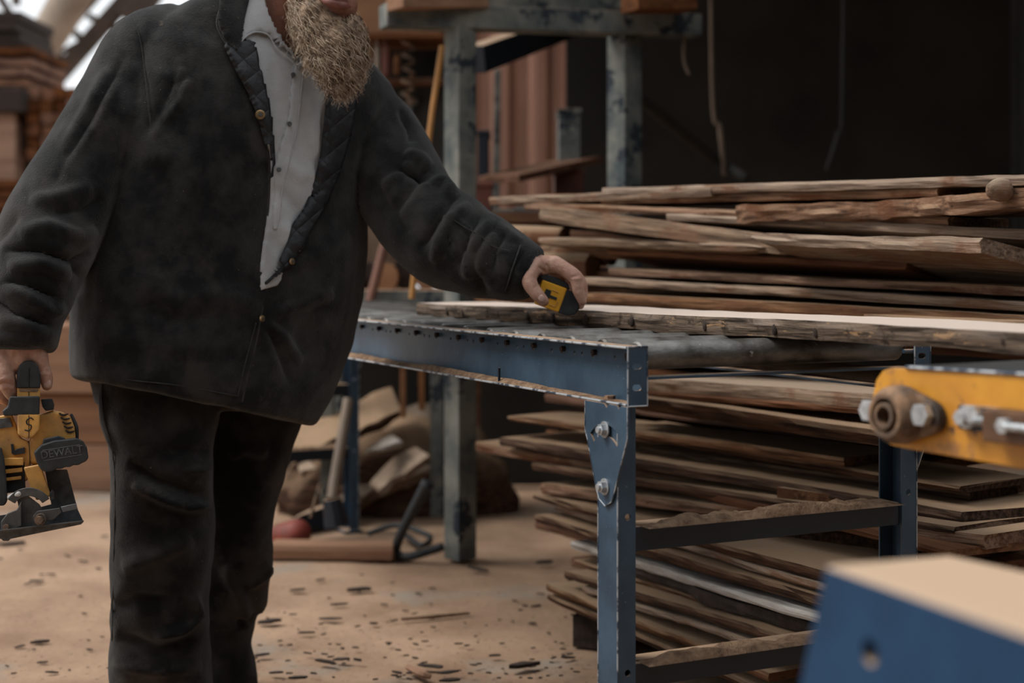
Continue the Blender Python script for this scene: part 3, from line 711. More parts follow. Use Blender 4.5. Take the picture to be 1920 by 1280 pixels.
# tool cabinet between beard and post
cab = empty('tool_rack', (-.62, 6.5, .0), 'dark open tool rack with wooden shelves hanging behind the shoulder', 'rack')
x0, x1 = P(640, 0, 6.2).x, P(836, 0, 6.2).x
link('back_or_shade_panel', finish(box(bmesh.new(), (x0, 6.3, 1.26), (x1, 6.33, 1.96))), M['shed_dark'], cab)
for py, dd in ((66, .28), (142, .14)):
    z = P(0, py, 6.1).z; link('shelf', finish(box(bmesh.new(), (x0, 6.3 - dd, z - .022), (x1, 6.3, z)), .002), M['wood_under'], cab)
link('top_board', finish(box(bmesh.new(), (x0, 6.28, 1.90), (x1, 6.33, 2.35))), M['timber'], cab)
for x in (x0, x1 - .03): link('side_post', finish(box(bmesh.new(), (x, 6.26, 0), (x + .03, 6.3, 2.0))), M['shed_dark'], cab)
for i, (px, wpx, py0, py1, m) in enumerate(((693, 12, 84, 138, 'timber'), (707, 11, 76, 140, 'pipe'), (724, 18, 70, 142, 'darkred'), (744, 14, 100, 140, 'wood_under'))):
    c = P(px, py1, 6.08); hh = (py1 - py0) / F * 6.08; rr = wpx / F * 6.08 / 2
    bm = bmesh.new(); tube(bm, [c + Vector((0, 0, h * hh)) for h in (0, .1, .75, .85, 1)], [rr * .9, rr, rr, rr * .6, rr * .6], seg=14, n=1)
    tag(link('container', finish(bm), M[m]), ['tan narrow can at the left of the rack shelf', 'pale slim can second on the rack shelf', 'red can third on the rack shelf', 'short brown can at the right of the row on the rack shelf'][i], 'can', 'cans on the rack shelf')
bm = bmesh.new()
pts = []
for k in range(90):
    t = k / 89; c = P(765, 65 + 135 * t, 6.1); a = t * 2 * math.pi * 5.5
    pts.append(c + Vector((math.cos(a) * .024, math.sin(a) * .024, 0)))
tube(bm, pts, .008, seg=6, n=1)
tag(link('auger_bit', finish(bm, smooth=True), M['rust']), 'rusty spiral auger hanging from the rack left of the ochre rod', 'auger')
ham = empty('hammer', P(762, 240, 6.27), 'hammer with orange handle and grey steel shaft hanging on the rack', 'hammer')
bm = bmesh.new(); tube(bm, [P(760, 240, 6.27), P(770, 198, 6.27)], [.016, .014], seg=12, n=1); link('shaft', finish(bm), M['grey_steel'], ham)
bm = bmesh.new(); tube(bm, [P(766, 196, 6.27), P(776, 190, 6.27), P(780, 196, 6.27)], [.018, .02, .012], seg=12, n=2); link('head', finish(bm), M['grey_steel'], ham)
bm = bmesh.new(); tube(bm, [P(758, 242, 6.27), P(755, 300, 6.27)], [.018, .022], seg=12, n=1); link('grip', finish(bm), M['orange'], ham)
bm = bmesh.new(); tube(bm, [P(829, 86, 4.93), P(812, 200, 4.9), P(797, 318, 4.88), P(772, 560, 4.86)], [.010, .010, .010, .010], seg=8, n=1)
tag(link('ochre_rod', finish(bm), M['ochre']), 'thin ochre yellow rod leaning against the left steel post', 'rod')
# things in the shed mouth
for (pxa, pxb, py0, py1, Y, m, nm, lab, cat) in (
    (1048, 1088, 212, 320, 6.3, 'grey_steel', 'metal_cabinet', 'narrow grey metal cabinet standing before the brown corrugated sheets', 'cabinet'),
    (896, 916, 252, 345, 6.0, 'blue_dark', 'metal_box', 'dark metal box seen just right of the left steel post', 'box'),
    (1040, 1095, 326, 400, 6.2, 'darkred', 'crate', 'dark red crate under the grey metal cabinet', 'crate'),
    (890, 922, 350, 400, 5.9, 'darkred', 'crate', 'small dark red crate right beside the left steel post', 'crate'),
    (968, 1012, 395, 445, 6.0, 'pale', 'white_bin', 'small white bin behind the left end of the board pile', 'bin'),
    (930, 962, 400, 430, 5.8, 'grey_steel', 'grey_box', 'grey box left of the small white bin', 'box')):
    a = P(pxa, py1, Y); b = P(pxb, py0, Y)
    z0 = a.z
    rt = empty(nm, Vector(((a.x + b.x) / 2, Y + .12, z0)), lab, cat)
    link('body', finish(box(bmesh.new(), (a.x, Y, z0), (b.x, Y + .25, b.z)), .004), M[m], rt)
    link('lid', finish(box(bmesh.new(), (a.x - .006, Y - .008, b.z), (b.x + .006, Y + .26, b.z + .018)), .003), M[m], rt)
# the support table carrying them
tb = empty('storage_table', (.1, 6.1, 0), 'wooden table in the shed mouth carrying crates and a white bin', 'table')
z = P(0, 402, 6.0).z
link('table_top', finish(box(bmesh.new(), (-.20, 5.72, z - .04), (.42, 6.6, z)), .003), M['wood_under'], tb)
zb_ = P(0, 446, 6.0).z
link('lower_shelf', finish(box(bmesh.new(), (-.20, 5.72, zb_ - .03), (.42, 6.6, zb_)), .003), M['wood_under'], tb)
link('back_or_shade_panel', finish(box(bmesh.new(), (-.20, 6.62, 0), (.42, 6.64, z)), .002), M['shed_dark'], tb)  # dark sheet standing in for the shade below the table
for x in (-.19, .36):
    for y in (5.75, 6.53): link('leg', finish(box(bmesh.new(), (x, y, 0), (x + .05, y + .05, z - .04))), M['wood_under'], tb)
tag(bar(P(935, 336, 5.9), P(1095, 300, 6.4), .03, .2, 'wood_under', 'plank'), 'sloping red-brown plank before the corrugated sheets', 'plank')
tag(bar(P(933, 130, 7.7), P(925, 845, 7.7), .035, .03, 'grey_steel', 'steel_strip'), 'pale upright strip on the brown corrugated sheets', 'strip')
# logs left of the pile
for i, (pa, pb, r, Y) in enumerate((((955, 440), (1060, 446), .035, 4.6), ((990, 495), (1112, 500), .042, 4.45), ((930, 520), (1010, 512), .04, 4.7), ((900, 560), (1080, 555), .05, 4.8), ((1020, 470), (1150, 480), .03, 4.5))):
    bm = bmesh.new(); tube(bm, [P(*pa, Y + .15), P(*pb, Y)], [r * .9, r], seg=16, n=1)
    tag(link('log', finish(bm, .004), M['wood']), ['slim round log left of the pale tilted board', 'round log with cut end just above the tape-measure hand', 'short log beside the lower left of the pile, behind the wrist', 'lowest thick log behind the cuff', 'slim pole above the round cut log'][i], 'log', 'round logs left of the pile')
# hanging roots / straps in the dark shed
for i, pts in enumerate((((1330, -540), (1335, 150), (1350, 240), (1358, 330)), ((1585, -540), (1580, 180), (1572, 250), (1550, 320)), ((1285, 60), (1282, 110), (1292, 140)))):
    bm = bmesh.new(); tube(bm, [P(*p, 6.3 if i < 2 else 5.29) for p in pts], [.003, .009, .012, .010] if i < 2 else [.006] * 3, seg=8, n=6)
    tag(link('hanging_strap', finish(bm, smooth=True), M['rope' if i != 1 else 'shed_dark']), ['pale dangling strap in the dark shed above the pile', 'faint curved strap further right in the dark shed', 'short dusty strip hanging under the right end of the top beam'][i], 'strap')
bm = bmesh.new(); tube(bm, [P(1185, 172, 5.32), P(1330, 290, 6.3), P(1400, 335, 6.2)], [.022, .026, .02], seg=10, n=4)
tag(link('branch', finish(bm, smooth=True), M['shed_dark']), 'thick brown branch slanting in the dark shed beside the second post', 'branch')
# ================================================================== UNDER THE CONVEYOR
for (px, py1, lab) in ((755, 782, 'left pale wooden slat hanging below the bench'), (790, 768, 'right pale wooden slat hanging below the bench')):
    Y = 5.45; tag(bar(P(px, 640, Y), P(px + 1, py1, Y), .022, .022, 'timber', 'wooden_slat'), lab, 'slat')
def gp(px, py, z=0): 
    Y = F * (CZ - z) / (py - HY); return P(px, py, Y)
tag(board(gp(500, 1022, .05) , gp(735, 1026, .05), .045, .12, M['timber'], 'x', name='plank', rough=.003), 'light plank lying flat on the ground beneath the far conveyor leg', 'plank')
# slab heap
slabs = [((560, 880), (830, 800), .18, 20, 'wood_grey', 'weathered grey slab leaning up toward the post'), ((600, 925), (835, 838), .16, 26, 'wood', 'ragged dark slab at the front of the heap beside the post'),
         ((640, 950), (832, 870), .12, 24, 'wood_grey', 'long splintered slab slanting under the heap'), ((540, 850), (760, 775), .2, 15, 'wood_dark', 'dark slab at the back of the heap'), ((715, 925), (800, 850), .05, 10, 'wood_grey', 'pale pointed slab on top of the heap'),
         ((690, 850), (750, 828), .035, 8, 'wood_white', 'small cream slab chip on the heap')]
for i, (a, b, wd, th, m, lab) in enumerate(slabs):
    Y = 5.62 + (.08 * (3 - i) if i < 4 else -.04)
    board(P(*a, Y), P(*b, Y + .1), th / F * Y, wd, M[m], lab + ' behind the far leg', name='wood_slab', rough=.02, roll=25, taper=(.6, .6), n=30, cat='slab')
bm = bmesh.new(); bmesh.ops.create_icosphere(bm, subdivisions=4, radius=1)
for v in bm.verts: v.co = Vector((-.46 + v.co.x * .48, 5.95 + v.co.y * .17, v.co.z * .33 + .03)) + Vector((1, 1, 1)) * noise.noise(v.co * 3) * .05
tag(link('debris_heap', mesh_of(bm, 'h', True), M['wood_dark']), 'heap of sawdust and bark debris beside the left steel post', 'heap', kind='stuff')
# bent black pipe
bm = bmesh.new(); tube(bm, [P(803, 905, 4.9), P(780, 945, 4.92), P(752, 1000, 4.95), P(743, 1035, 4.98), P(768, 1043, 4.95), P(832, 1024, 4.95)], [.024, .018, .016, .016, .014, .014], seg=12, n=6, cap=True)
tag(link('bent_pipe', finish(bm, smooth=True), M['tool_black']), 'bent black tubular handle lying beside the foot of the left steel post', 'pipe')
bm = bmesh.new(); tube(bm, [gp(690, 1000, .02), gp(745, 985, .05), gp(805, 1005, .03), gp(790, 1022, .02), gp(757, 1000, .02)], [.010] * 5, seg=8, n=8)
tag(link('cable_loop', finish(bm, smooth=True), M['tool_black']), 'dark cable curled on the sawdust behind the bent pipe', 'cable')
# floor jack / broom
jk = empty('floor_sweeper', gp(600, 985), 'long-handled scraper with red nose and grey shaft lying against the far leg', 'scraper')
bm = bmesh.new(); tube(bm, [P(653, 748, 5.25), P(622, 935, 5.1)], [.018, .02], seg=12, n=1); link('shaft', finish(bm), M['pipe'], jk)
bm = bmesh.new(); prism(bm, [gp(530, 1008, .0) + Vector((0, 0, .0)), gp(650, 985, .0), gp(650, 985, 0) + Vector((0, 0, .10)), gp(560, 1000, 0) + Vector((0, 0, .07)), gp(530, 1008, 0) + Vector((0, 0, .045))], (.03, .14, 0)); link('head', finish(bm, .008), M['blue_dark'], jk)
bm = bmesh.new(); tube(bm, [gp(528, 1002, .045) , gp(556, 1000, .055)], [.042, .052], seg=14, n=1, cap='round'); link('nose', finish(bm, smooth=True), M['red'], jk)
bm = bmesh.new(); tube(bm, [P(622, 935, 5.1), P(632, 985, 5.1)], [.032, .045], seg=12, n=1); link('socket', finish(bm), M['blue_dark'], jk)
bm = bmesh.new(); tube(bm, [P(600, 905, 5.1), P(582, 970, 5.05)], [.006] * 2, seg=6, n=1); link('rod', finish(bm), M['rust'], jk)
# bark chips on the ground
chips = [(560, 1107, 30, 8), (675, 1107, 46, 14), (636, 1134, 30, 8), (505, 1167, 40, 14), (615, 1161, 38, 7), (576, 1187, 36, 7), (490, 1229, 36, 8), (610, 1242, 44, 11), (640, 1237, 30, 8), (670, 1239, 18, 12), (808, 1250, 44, 8), (982, 1250, 62, 20), (930, 1230, 20, 8), (860, 1208, 16, 7), (838, 1262, 40, 9), (775, 1262, 30, 8), (1065, 1234, 28, 9), (700, 1170, 18, 8), (1000, 1170, 18, 6), (75, 1205, 30, 12), (20, 1020, 60, 10), (70, 1090, 30, 6), (1005, 1137, 24, 7), (900, 1069, 46, 8), (1021, 1056, 30, 14), (745, 1262, 24, 8), (560, 1272, 36, 10), (520, 1262, 30, 8), (845, 1277, 40, 10), (600, 1088, 16, 6)]
for i in range(130):
    px = rnd.uniform(440, 1110); py = 1075 + 200 * rnd.random() ** .6
    chips.append((px, py, rnd.uniform(5, 15), rnd.uniform(3, 7)))
for i in range(26): chips.append((rnd.uniform(0, 205), rnd.uniform(960, 1275), rnd.uniform(6, 22), rnd.uniform(3, 7)))
for i, (px, py, wpx, hpx) in enumerate(chips):
    Y = GY(py); c = P(px, py, Y); L = wpx / F * Y; W = L * rnd.uniform(.25, .5); H = max(.003, hpx / F * Y * .35)
    bm = bmesh.new(); a0 = rnd.uniform(-.5, .6)
    Mx = Matrix.Translation((c.x, c.y, H * .5 + .001)) @ Matrix.Rotation(a0, 4, 'Z') @ Matrix.Rotation(rnd.uniform(-.15, .15), 4, 'Y')
    ring = []
    for k in range(9):
        a = 2 * math.pi * k / 9; r = 1 + rnd.uniform(-.3, .25); ring.append(Mx @ Vector((math.cos(a) * L / 2 * r, math.sin(a) * W / 2 * r, -H / 2)))
    prism(bm, ring, Mx.to_3x3() @ Vector((0, 0, H)))
    big = i < 30
    tag(link('bark_chip', finish(bm), M['bark']), 'larger dark strip of bark lying on the sawdust floor' if big else 'tiny dark bark crumb scattered on the sawdust floor', 'bark chip', 'larger bark strips on the floor' if big else 'bark crumbs on the floor')
bm = bmesh.new(); tube(bm, [gp(752, 1160, .006), gp(815, 1155, .008), gp(880, 1149, .006)], [.005, .007, .004], seg=7, n=4)
tag(link('stick', finish(bm), M['wood']), 'long thin reddish stick lying alone on the sawdust floor', 'stick')
bm = bmesh.new(); tube(bm, [gp(765, 1250, .006), gp(790, 1262, .01), gp(808, 1268, .006)], [.008, .01, .006], seg=7, n=3)
tag(link('wood_splinter', finish(bm), M['timber']), 'pale curved wood splinter near the bottom of the sawdust floor', 'splinter')



# ================================================================== FAR LEFT YARD
for i, (y0, y1) in enumerate(((548, 562), (566, 580), (586, 600), (612, 738), (740, 832), (835, 922))):
    Y = 6.45 + rnd.uniform(-.04, .04); thin = i < 3
    a = P(95 if thin else -160, y1, Y); b = P(420, y0, Y)
    a.x += rnd.uniform(-.05, .05)
    o = link('timber' if not thin else 'slab', finish(box(bmesh.new(), (a.x, Y, a.z), (b.x, Y + .5, b.z)), .008), M['timber' if not thin else 'wood'])
    tag(o, ['top thin slab on the timber stack behind the man', 'second thin slab from the top of the timber stack', 'third thin slab, just above the thick timbers', 'thickest light timber, top of the three behind the saw', 'middle thick timber behind the saw', 'bottom thick timber standing on dark runners behind the saw'][i], 'timber')
for x in (-2.6, -1.6):
    tag(link('timber_runner', finish(box(bmesh.new(), (x, 6.4, 0), (x + .1, 7.0, .02)), .003), M['bark']), 'dark runner under the thick timber stack', 'runner', 'runners under the timber stack')
ORD = ['first', 'second', 'third', 'fourth', 'fifth', 'sixth', 'seventh', 'eighth']
def stack(x0, x1, y0, y1, Y, th, gap, lab, grp, m='redbrick', depth=.8, jit=.05, nsplit=1):
    z = P(0, y1, Y).z; zt = P(0, y0, Y).z
    while z < zt - th * .5:
        a = P(x0, 0, Y).x; b = P(x1, 0, Y).x
        k_ = locals().get('k_', 0) + 1
        for s in range(nsplit):
            u0 = a + (b - a) * s / nsplit; u1 = a + (b - a) * (s + 1) / nsplit - (.012 if nsplit > 1 else 0)
            j = rnd.uniform(-jit, jit) if nsplit == 1 else 0
            o = link('board', finish(box(bmesh.new(), (u0 + j, Y + rnd.uniform(0, .08), z), (u1 + j, Y + depth, z + th)), 0), M[m])
            tag(o, lab + (', %s from the bottom' % ORD[min(k_, 8) - 1] if nsplit == 1 and 'bale' not in lab else ''), 'board', grp)
        z += th + gap
stack(-80, 30, 20, 75, 10.0, .06, .012, 'dark board of the top bundle against the sky at far left', 'boards of the top far bundle', 'bark', jit=.01)
stack(-80, 58, 80, 160, 9.6, .045, .025, 'red-brown board of the spaced far left lumber stack', 'boards of the spaced far left stack', 'redbrick')
stack(48, 150, 168, 300, 9.4, .07, .008, 'short red-brown billet of the far crib stack beside the sleeve', 'billets of the far crib stack', 'redbrick', nsplit=4)
stack(-80, 22, 218, 335, 9.3, .42, .01, 'broad light brown bale of boards at the far left edge', 'bales at the far left edge', 'timber', jit=0)
stack(-80, 130, 340, 410, 8.8, .05, .012, 'thin board of the low far stack left of the sleeve', 'boards of the low far stack', 'redbrick')
stack(-80, 150, 412, 545, 8.6, .05, .015, 'reddish board of the stack seen under the elbow at far left', 'boards of the stack under the elbow', 'redbrick')
tag(link('dark_frame', finish(box(bmesh.new(), (P(20, 0, 9.5).x, 9.55, 0), (P(50, 0, 9.5).x, 9.75, 2.1)), .01), M['shed_dark']), 'dark upright between the far left lumber stacks', 'post')
tag(link('cross_bearer', finish(box(bmesh.new(), (P(-80, 0, 9.5).x, 9.3, P(0, 215, 9.5).z), (P(62, 0, 9.5).x, 9.7, P(0, 172, 9.5).z)), .01), M['bark']), 'dark bearer beam under the spaced far left stack', 'beam')
tag(link('stack_base', finish(box(bmesh.new(), (P(-80, 0, 9.6).x, 9.0, 0), (P(160, 0, 9.6).x, 9.9, P(0, 545, 9.5).z)), .01), M['wood_dark']), 'dark base timbers under the far left stacks', 'timber')
# conveyor bridge against the sky
M['truss'] = mat('brown_truss_steel', (.07, .045, .033), (.04, .028, .022), scale=4, rough=.9, bump=.1)
br = empty('truss_conveyor', (-3.5, 13, 0), 'brown steel truss of a slanting log conveyor against the white sky', 'truss')
def truss_bar(a, b, w_, Y=13): bar(P(*a, Y), P(*b, Y), w_, w_, 'truss', 'truss_bar', br)
truss_bar((80, 175), (262, -30), .13); truss_bar((30, 155), (235, -75), .10)
for a, b in (((108, 85), (118, 140)), ((60, 120), (95, 150)), ((165, 30), (232, 60)), ((140, 60), (172, 95)), ((205, -30), (250, 20)), ((-10, -20), (40, 60)), ((30, 10), (33, -60)), ((95, 145), (60, 180))): truss_bar(a, b, .06)
truss_bar((95, 108), (215, 45), .035); truss_bar((45, 40), (72, 130), .05)
truss_bar((240, 40), (300, -40), .2)
bm = bmesh.new(); tube(bm, [P(78, 88, 12.5), P(155, -40, 12.5)], [.15, .17], seg=24, n=1)
tag(link('blower_pipe', finish(bm), M['pipe']), 'fat pale blower pipe slanting up against the sky at far left', 'pipe')

# ================================================================== YELLOW BELT MACHINE
YY = 2.02
ym = empty('belt_machine', (.9, 1.9, 0), 'yellow painted belt conveyor end with rusty bearing, chipped and oily', 'machine')
def yP(px, py, d=0): # plate plane, parallel to the conveyor: comes nearer to the right
    X0 = (1640 - HX) / F * 2.06; r = (px - HX) / F
    return P(px, py, (2.06 + 1.69 * X0) / (1 + 1.69 * r)) - nrm * d
nrm = Vector((-.861, -.508, 0))
out = [(1935, 704), (1800, 696), (1700, 690), (1672, 689), (1655, 695), (1643, 712), (1637, 740), (1635, 780), (1640, 805), (1652, 822), (1670, 834), (1700, 841), (1800, 858), (1935, 882), (2200, 932), (2200, 722)]
bm = bmesh.new(); prism(bm, [yP(*p) for p in out], -nrm * .012); link('side_plate', finish(bm, .0015), M['yellow'], ym)
bm = bmesh.new(); prism(bm, [yP(*p, .5) for p in out], -nrm * .012); link('side_plate', finish(bm, .0015), M['yellow'], ym)
# belt running over the top, wrapped on the end drum
bm = bmesh.new()
ax = Vector((.508, -.861, 0)); c = yP(1672, 762); tube(bm, [c + ax * .045 - nrm * .015, c + ax * .045 - nrm * .49], [.049, .049], seg=32, n=1); link('end_drum', finish(bm), M['belt'], ym)
bm = bmesh.new(); a = [yP(1690, 686, .016), yP(1800, 692, .016), yP(2200, 716, .016), yP(2200, 716, .48), yP(1800, 692, .48), yP(1690, 686, .48)]
prism(bm, a, (0, 0, -.012)); link('belt', finish(bm, .003), M['belt'], ym)
bm = bmesh.new(); tube(bm, [yP(1700, 688, -.002), yP(1800, 694, -.002), yP(2200, 718, -.002)], [.0022] * 3, seg=8, n=3); link('worn_edge', finish(bm), M['edge'], ym)
# flange bearing
bc = yP(1702, 776); s_ = 2.03 / F * 1.2
be = bmesh.new()
rt = yP(1752, 776)
hull = []
for c_, r_ in ((bc, 46 * s_), (rt, 24 * s_)):
    pass
def lp(c_, r_, a): return c_ + ax * (r_ * math.cos(a)) + Vector((0, 0, r_ * math.sin(a)))
pts = [lp(bc, 44 * s_, math.radians(a)) for a in range(60, 301, 20)] + [lp(rt + Vector((0, 0, -.004)), 26 * s_, math.radians(a)) for a in range(-70, 71, 20)]
prism(be, pts, nrm * .016); fl = link('bearing_flange', finish(be, .003), M['rust'], ym)
bm = bmesh.new(); tube(bm, [bc + nrm * .010, bc + nrm * .030, bc + nrm * .040, bc + nrm * .044], [46 * s_, 44 * s_, 38 * s_, 34 * s_], seg=36, n=1); me = finish(bm, .001)
cut = bmesh.new(); cyl(cut, bc + nrm * .02, bc + nrm * .08, 27 * s_, 32); bmesh.ops.recalc_face_normals(cut, faces=cut.faces)
hb = link('bearing_housing', boolean(me, mesh_of(cut)), M['rust'], ym)
for p in hb.data.polygons: p.use_smooth = False
bm = bmesh.new(); tube(bm, [bc + nrm * .018, bc + nrm * .046], [22 * s_, 20 * s_], seg=30, n=1); me = finish(bm, .001)
cut = bmesh.new(); cyl(cut, bc + nrm * .024, bc + nrm * .08, 14 * s_, 28); bmesh.ops.recalc_face_normals(cut, faces=cut.faces)
link('collar', boolean(me, mesh_of(cut)), M['rust'], ym)
for c_ in (yP(1656, 768), yP(1754, 776)):
    bm = bmesh.new(); cyl(bm, c_, c_ + nrm * .018, .009, 20); hexcap(bm, c_ + nrm * .018, c_ + nrm * .032, 18 * s_)
    link('bolt', finish(bm, .0012), M['bolt'], ym)
# take-up screw
bm = bmesh.new(); prism(bm, [yP(1808, 757), yP(1880, 764), yP(1880, 812), yP(1808, 803)], nrm * .012); link('takeup_block', finish(bm, .002), M['blue_dark'], ym)
c_ = yP(1826, 781); bm = bmesh.new(); cyl(bm, c_ + nrm * .012, c_ + nrm * .015, 17 * s_, 24); hexcap(bm, c_ + nrm * .015, c_ + nrm * .028, 12 * s_); link('bolt', finish(bm, .001), M['bolt'], ym)
bm = bmesh.new(); hexcap(bm, yP(1845, 775) + nrm * .012, yP(1845, 775) + nrm * .026, 14 * s_); link('nut', finish(bm, .001), M['bolt'], ym)
bm = bmesh.new(); q0 = yP(1850, 787) + nrm * .022; q1 = yP(2100, 815) + nrm * .022
for_pts = [q0.lerp(q1, k / 90) for k in range(91)]
for_pts = [q0.lerp(yP(1885, 788) + nrm * .022, k / 20) for k in range(21)]
tube(bm, for_pts, [.0062 if k % 2 else .0052 for k in range(21)], seg=12, n=1); link('threaded_rod', finish(bm), M['bolt'], ym)
bm = bmesh.new(); prism(bm, [yP(1877, 764), yP(1888, 764), yP(1888, 822), yP(1877, 820)], nrm * .045); prism(bm, [yP(1877, 766) + nrm * .040, yP(2080, 786) + nrm * .040, yP(2080, 850) + nrm * .040, yP(1877, 824) + nrm * .040], nrm * .004)
bm.free(); bm = bmesh.new(); prism(bm, [yP(1876, 764), yP(1960, 772), yP(1960, 834), yP(1876, 824)], nrm * .034); link('bracket', finish(bm, .003), mat('brown_bracket', (.16, .07, .03), (.08, .04, .02), scale=14, rough=.6), ym)
c_ = yP(1925, 795) + nrm * .034; bm = bmesh.new(); hexcap(bm, c_, c_ + nrm * .012, 12 * s_); tube(bm, [c_ + nrm * .008, c_ + nrm * .008 + ax * .12], [.0055] * 2, seg=12, n=1); link('nut', finish(bm, .001), M['bolt'], ym)
for (x, y) in ((.80, 1.60), (1.17, 1.84), (.74, 1.98), (1.0, 2.14)):
    link('leg', finish(box(bmesh.new(), (x, y, 0), (x + .04, y + .04, .765)), .002), M['blue'], ym)
ch = empty('hanging_chain', yP(1915, 925, .1), 'rusty chain end hanging at the right edge below the yellow machine', 'chain')
for k, (px, py) in enumerate(((1913, 930), (1916, 952), (1912, 972), (1920, 990))):
    bm = bmesh.new(); c_ = yP(px, py, .1); tube(bm, [c_ + Vector((0, 0, .008)), c_ - Vector((0, 0, .008))], [.010, .010], seg=12, n=1, cap='round'); link('link', finish(bm, smooth=True), M['rust'], ch)
bm = bmesh.new(); tube(bm, [yP(1918, 860, .1), yP(1916, 925, .1)], [.004, .004], seg=8, n=1); link('hanger', finish(bm), M['rust'], ch)

# ================================================================== FOREGROUND BLUE HOUSING
fgY = 1.12
hz = empty('blue_guard_housing', (.42, 1.25, 0), 'out-of-focus blue sheet-metal housing with a sawdust-covered top in the near corner', 'machine')
a0 = P(1548, 1058, 1.20); a1 = P(1960, 1200, .95); a2 = P(1775, 1040, 1.50); a3 = P(2150, 1120, 1.30)
dn = .6
def down(p, px, py): return P(px, py, p.y)
f0 = P(1440, 1340, 1.16); f1 = P(1960, 1500, .95)
verts = [a0, a1, a3, a2]
D_ = Vector((0, 0, -.52)); sl_ = (a0 - a1).normalized() * .20; sl_.z = 0
bot = [a0 + D_ + sl_, a1 + D_, a3 + D_, a2 + D_ + sl_ * .6]
bm = bmesh.new(); tv = [bm.verts.new(p) for p in verts]; bv = [bm.verts.new(p) for p in bot]
bm.faces.new(tv); bm.faces.new(list(reversed(bv)))
for i in range(4): bm.faces.new((tv[i], tv[(i + 1) % 4], bv[(i + 1) % 4], bv[i]))
me = finish(bm, .006, 3)
cut = bmesh.new(); hc = P(1632, 1222, 1.14); nf = (a1 - a0).cross(bot[0] - a0).normalized()
if nf.y > 0: nf = -nf
cyl(cut, hc - nf * .14, hc + nf * .04, .0105, 24); bmesh.ops.recalc_face_normals(cut, faces=cut.faces)
link('housing', boolean(me, mesh_of(cut)), M['blue_clean'], hz)
for (x, y) in ((.30, 1.14), (.42, 1.42), (.36, .98), (.60, 1.3)):
    link('leg', finish(box(bmesh.new(), (x - .02, y - .0, 0), (x + .02, y + .04, .32)), .002), M['blue_clean'], hz)

# ================================================================== THE MAN
man = empty('person', (-.60, 3.3, 0), 'bearded person in a dusty black jacket over a grey shirt, reaching across the rollers', 'person')
# ---- torso body (shared surface of jacket, lining, shirt)
TS = [ # L(px,py,Y), R(px,py,Y), half depth
 ((151, 706, 3.06), (566, 790, 3.38), .175), ((147, 680, 3.06), (594, 745, 3.40), .182), ((147, 640, 3.06), (612, 700, 3.42), .185), ((150, 590, 3.06), (633, 645, 3.43), .185), ((153, 510, 3.06), (655, 560, 3.43), .182),
 ((162, 440, 3.07), (666, 480, 3.42), .178), ((178, 370, 3.07), (668, 410, 3.42), .174), ((195, 290, 3.07), (682, 340, 3.42), .168), ((212, 210, 3.08), (706, 285, 3.42), .158),
 ((232, 140, 3.09), (728, 240, 3.42), .145), ((255, 80, 3.11), (735, 200, 3.41), .130), ((290, 40, 3.13), (722, 165, 3.40), .115), ((345, 10, 3.15), (695, 135, 3.38), .098), ((400, -14, 3.17), (655, 105, 3.36), .085),
 ((440, -40, 3.18), (620, 60, 3.33), .072), ((462, -80, 3.19), (600, 10, 3.30), .066)]
def torso_bm(dl=0, dr=0):
    bm = bmesh.new(); rings = []
    for L, R, hd in TS: rings.append(section(P(L[0] + dl, L[1], L[2]), P(R[0] - dr, R[1], R[2]), hd, 2.5))
    # smooth the sequence
    out = []
    for i in range(len(rings) - 1):
        for k in range(3):
            t = k / 3; out.append([a.lerp(b, t) for a, b in zip(rings[i], rings[i + 1])])
    out.append(rings[-1])
    return ring_loft(bm, out)
VOX = .0062
# jacket with both sleeves
jb = torso_bm()
sl = [((345, 68), 62, 3.18), ((276, 98), 72, 3.15), ((240, 170), 78, 3.12), ((205, 240), 84, 3.09), ((160, 320), 88, 3.06), ((112, 400), 90, 3.02), ((80, 470), 88, 2.98), ((58, 540), 76, 2.95), ((42, 600), 66, 2.93), ((36, 652), 61, 2.92)]
tube(jb, [P(*p, Y) for p, r, Y in sl], [r / F * Y for p, r, Y in sl], seg=30, n=4, cap=True)
sr = [((622, 190), 66, 3.33), ((676, 222), 74, 3.37), ((712, 270), 82, 3.36), ((742, 330), 84, 3.32), ((782, 402), 84, 3.27), ((838, 448), 88, 3.22), ((900, 478), 76, 3.18), ((952, 496), 62, 3.15), ((1000, 512), 47, 3.13)]
tube(jb, [P(*p, Y) for p, r, Y in sr], [r / F * Y for p, r, Y in sr], seg=30, n=4, cap=True)
jk_me = remeshed(jb, VOX, 9, 'jacket')
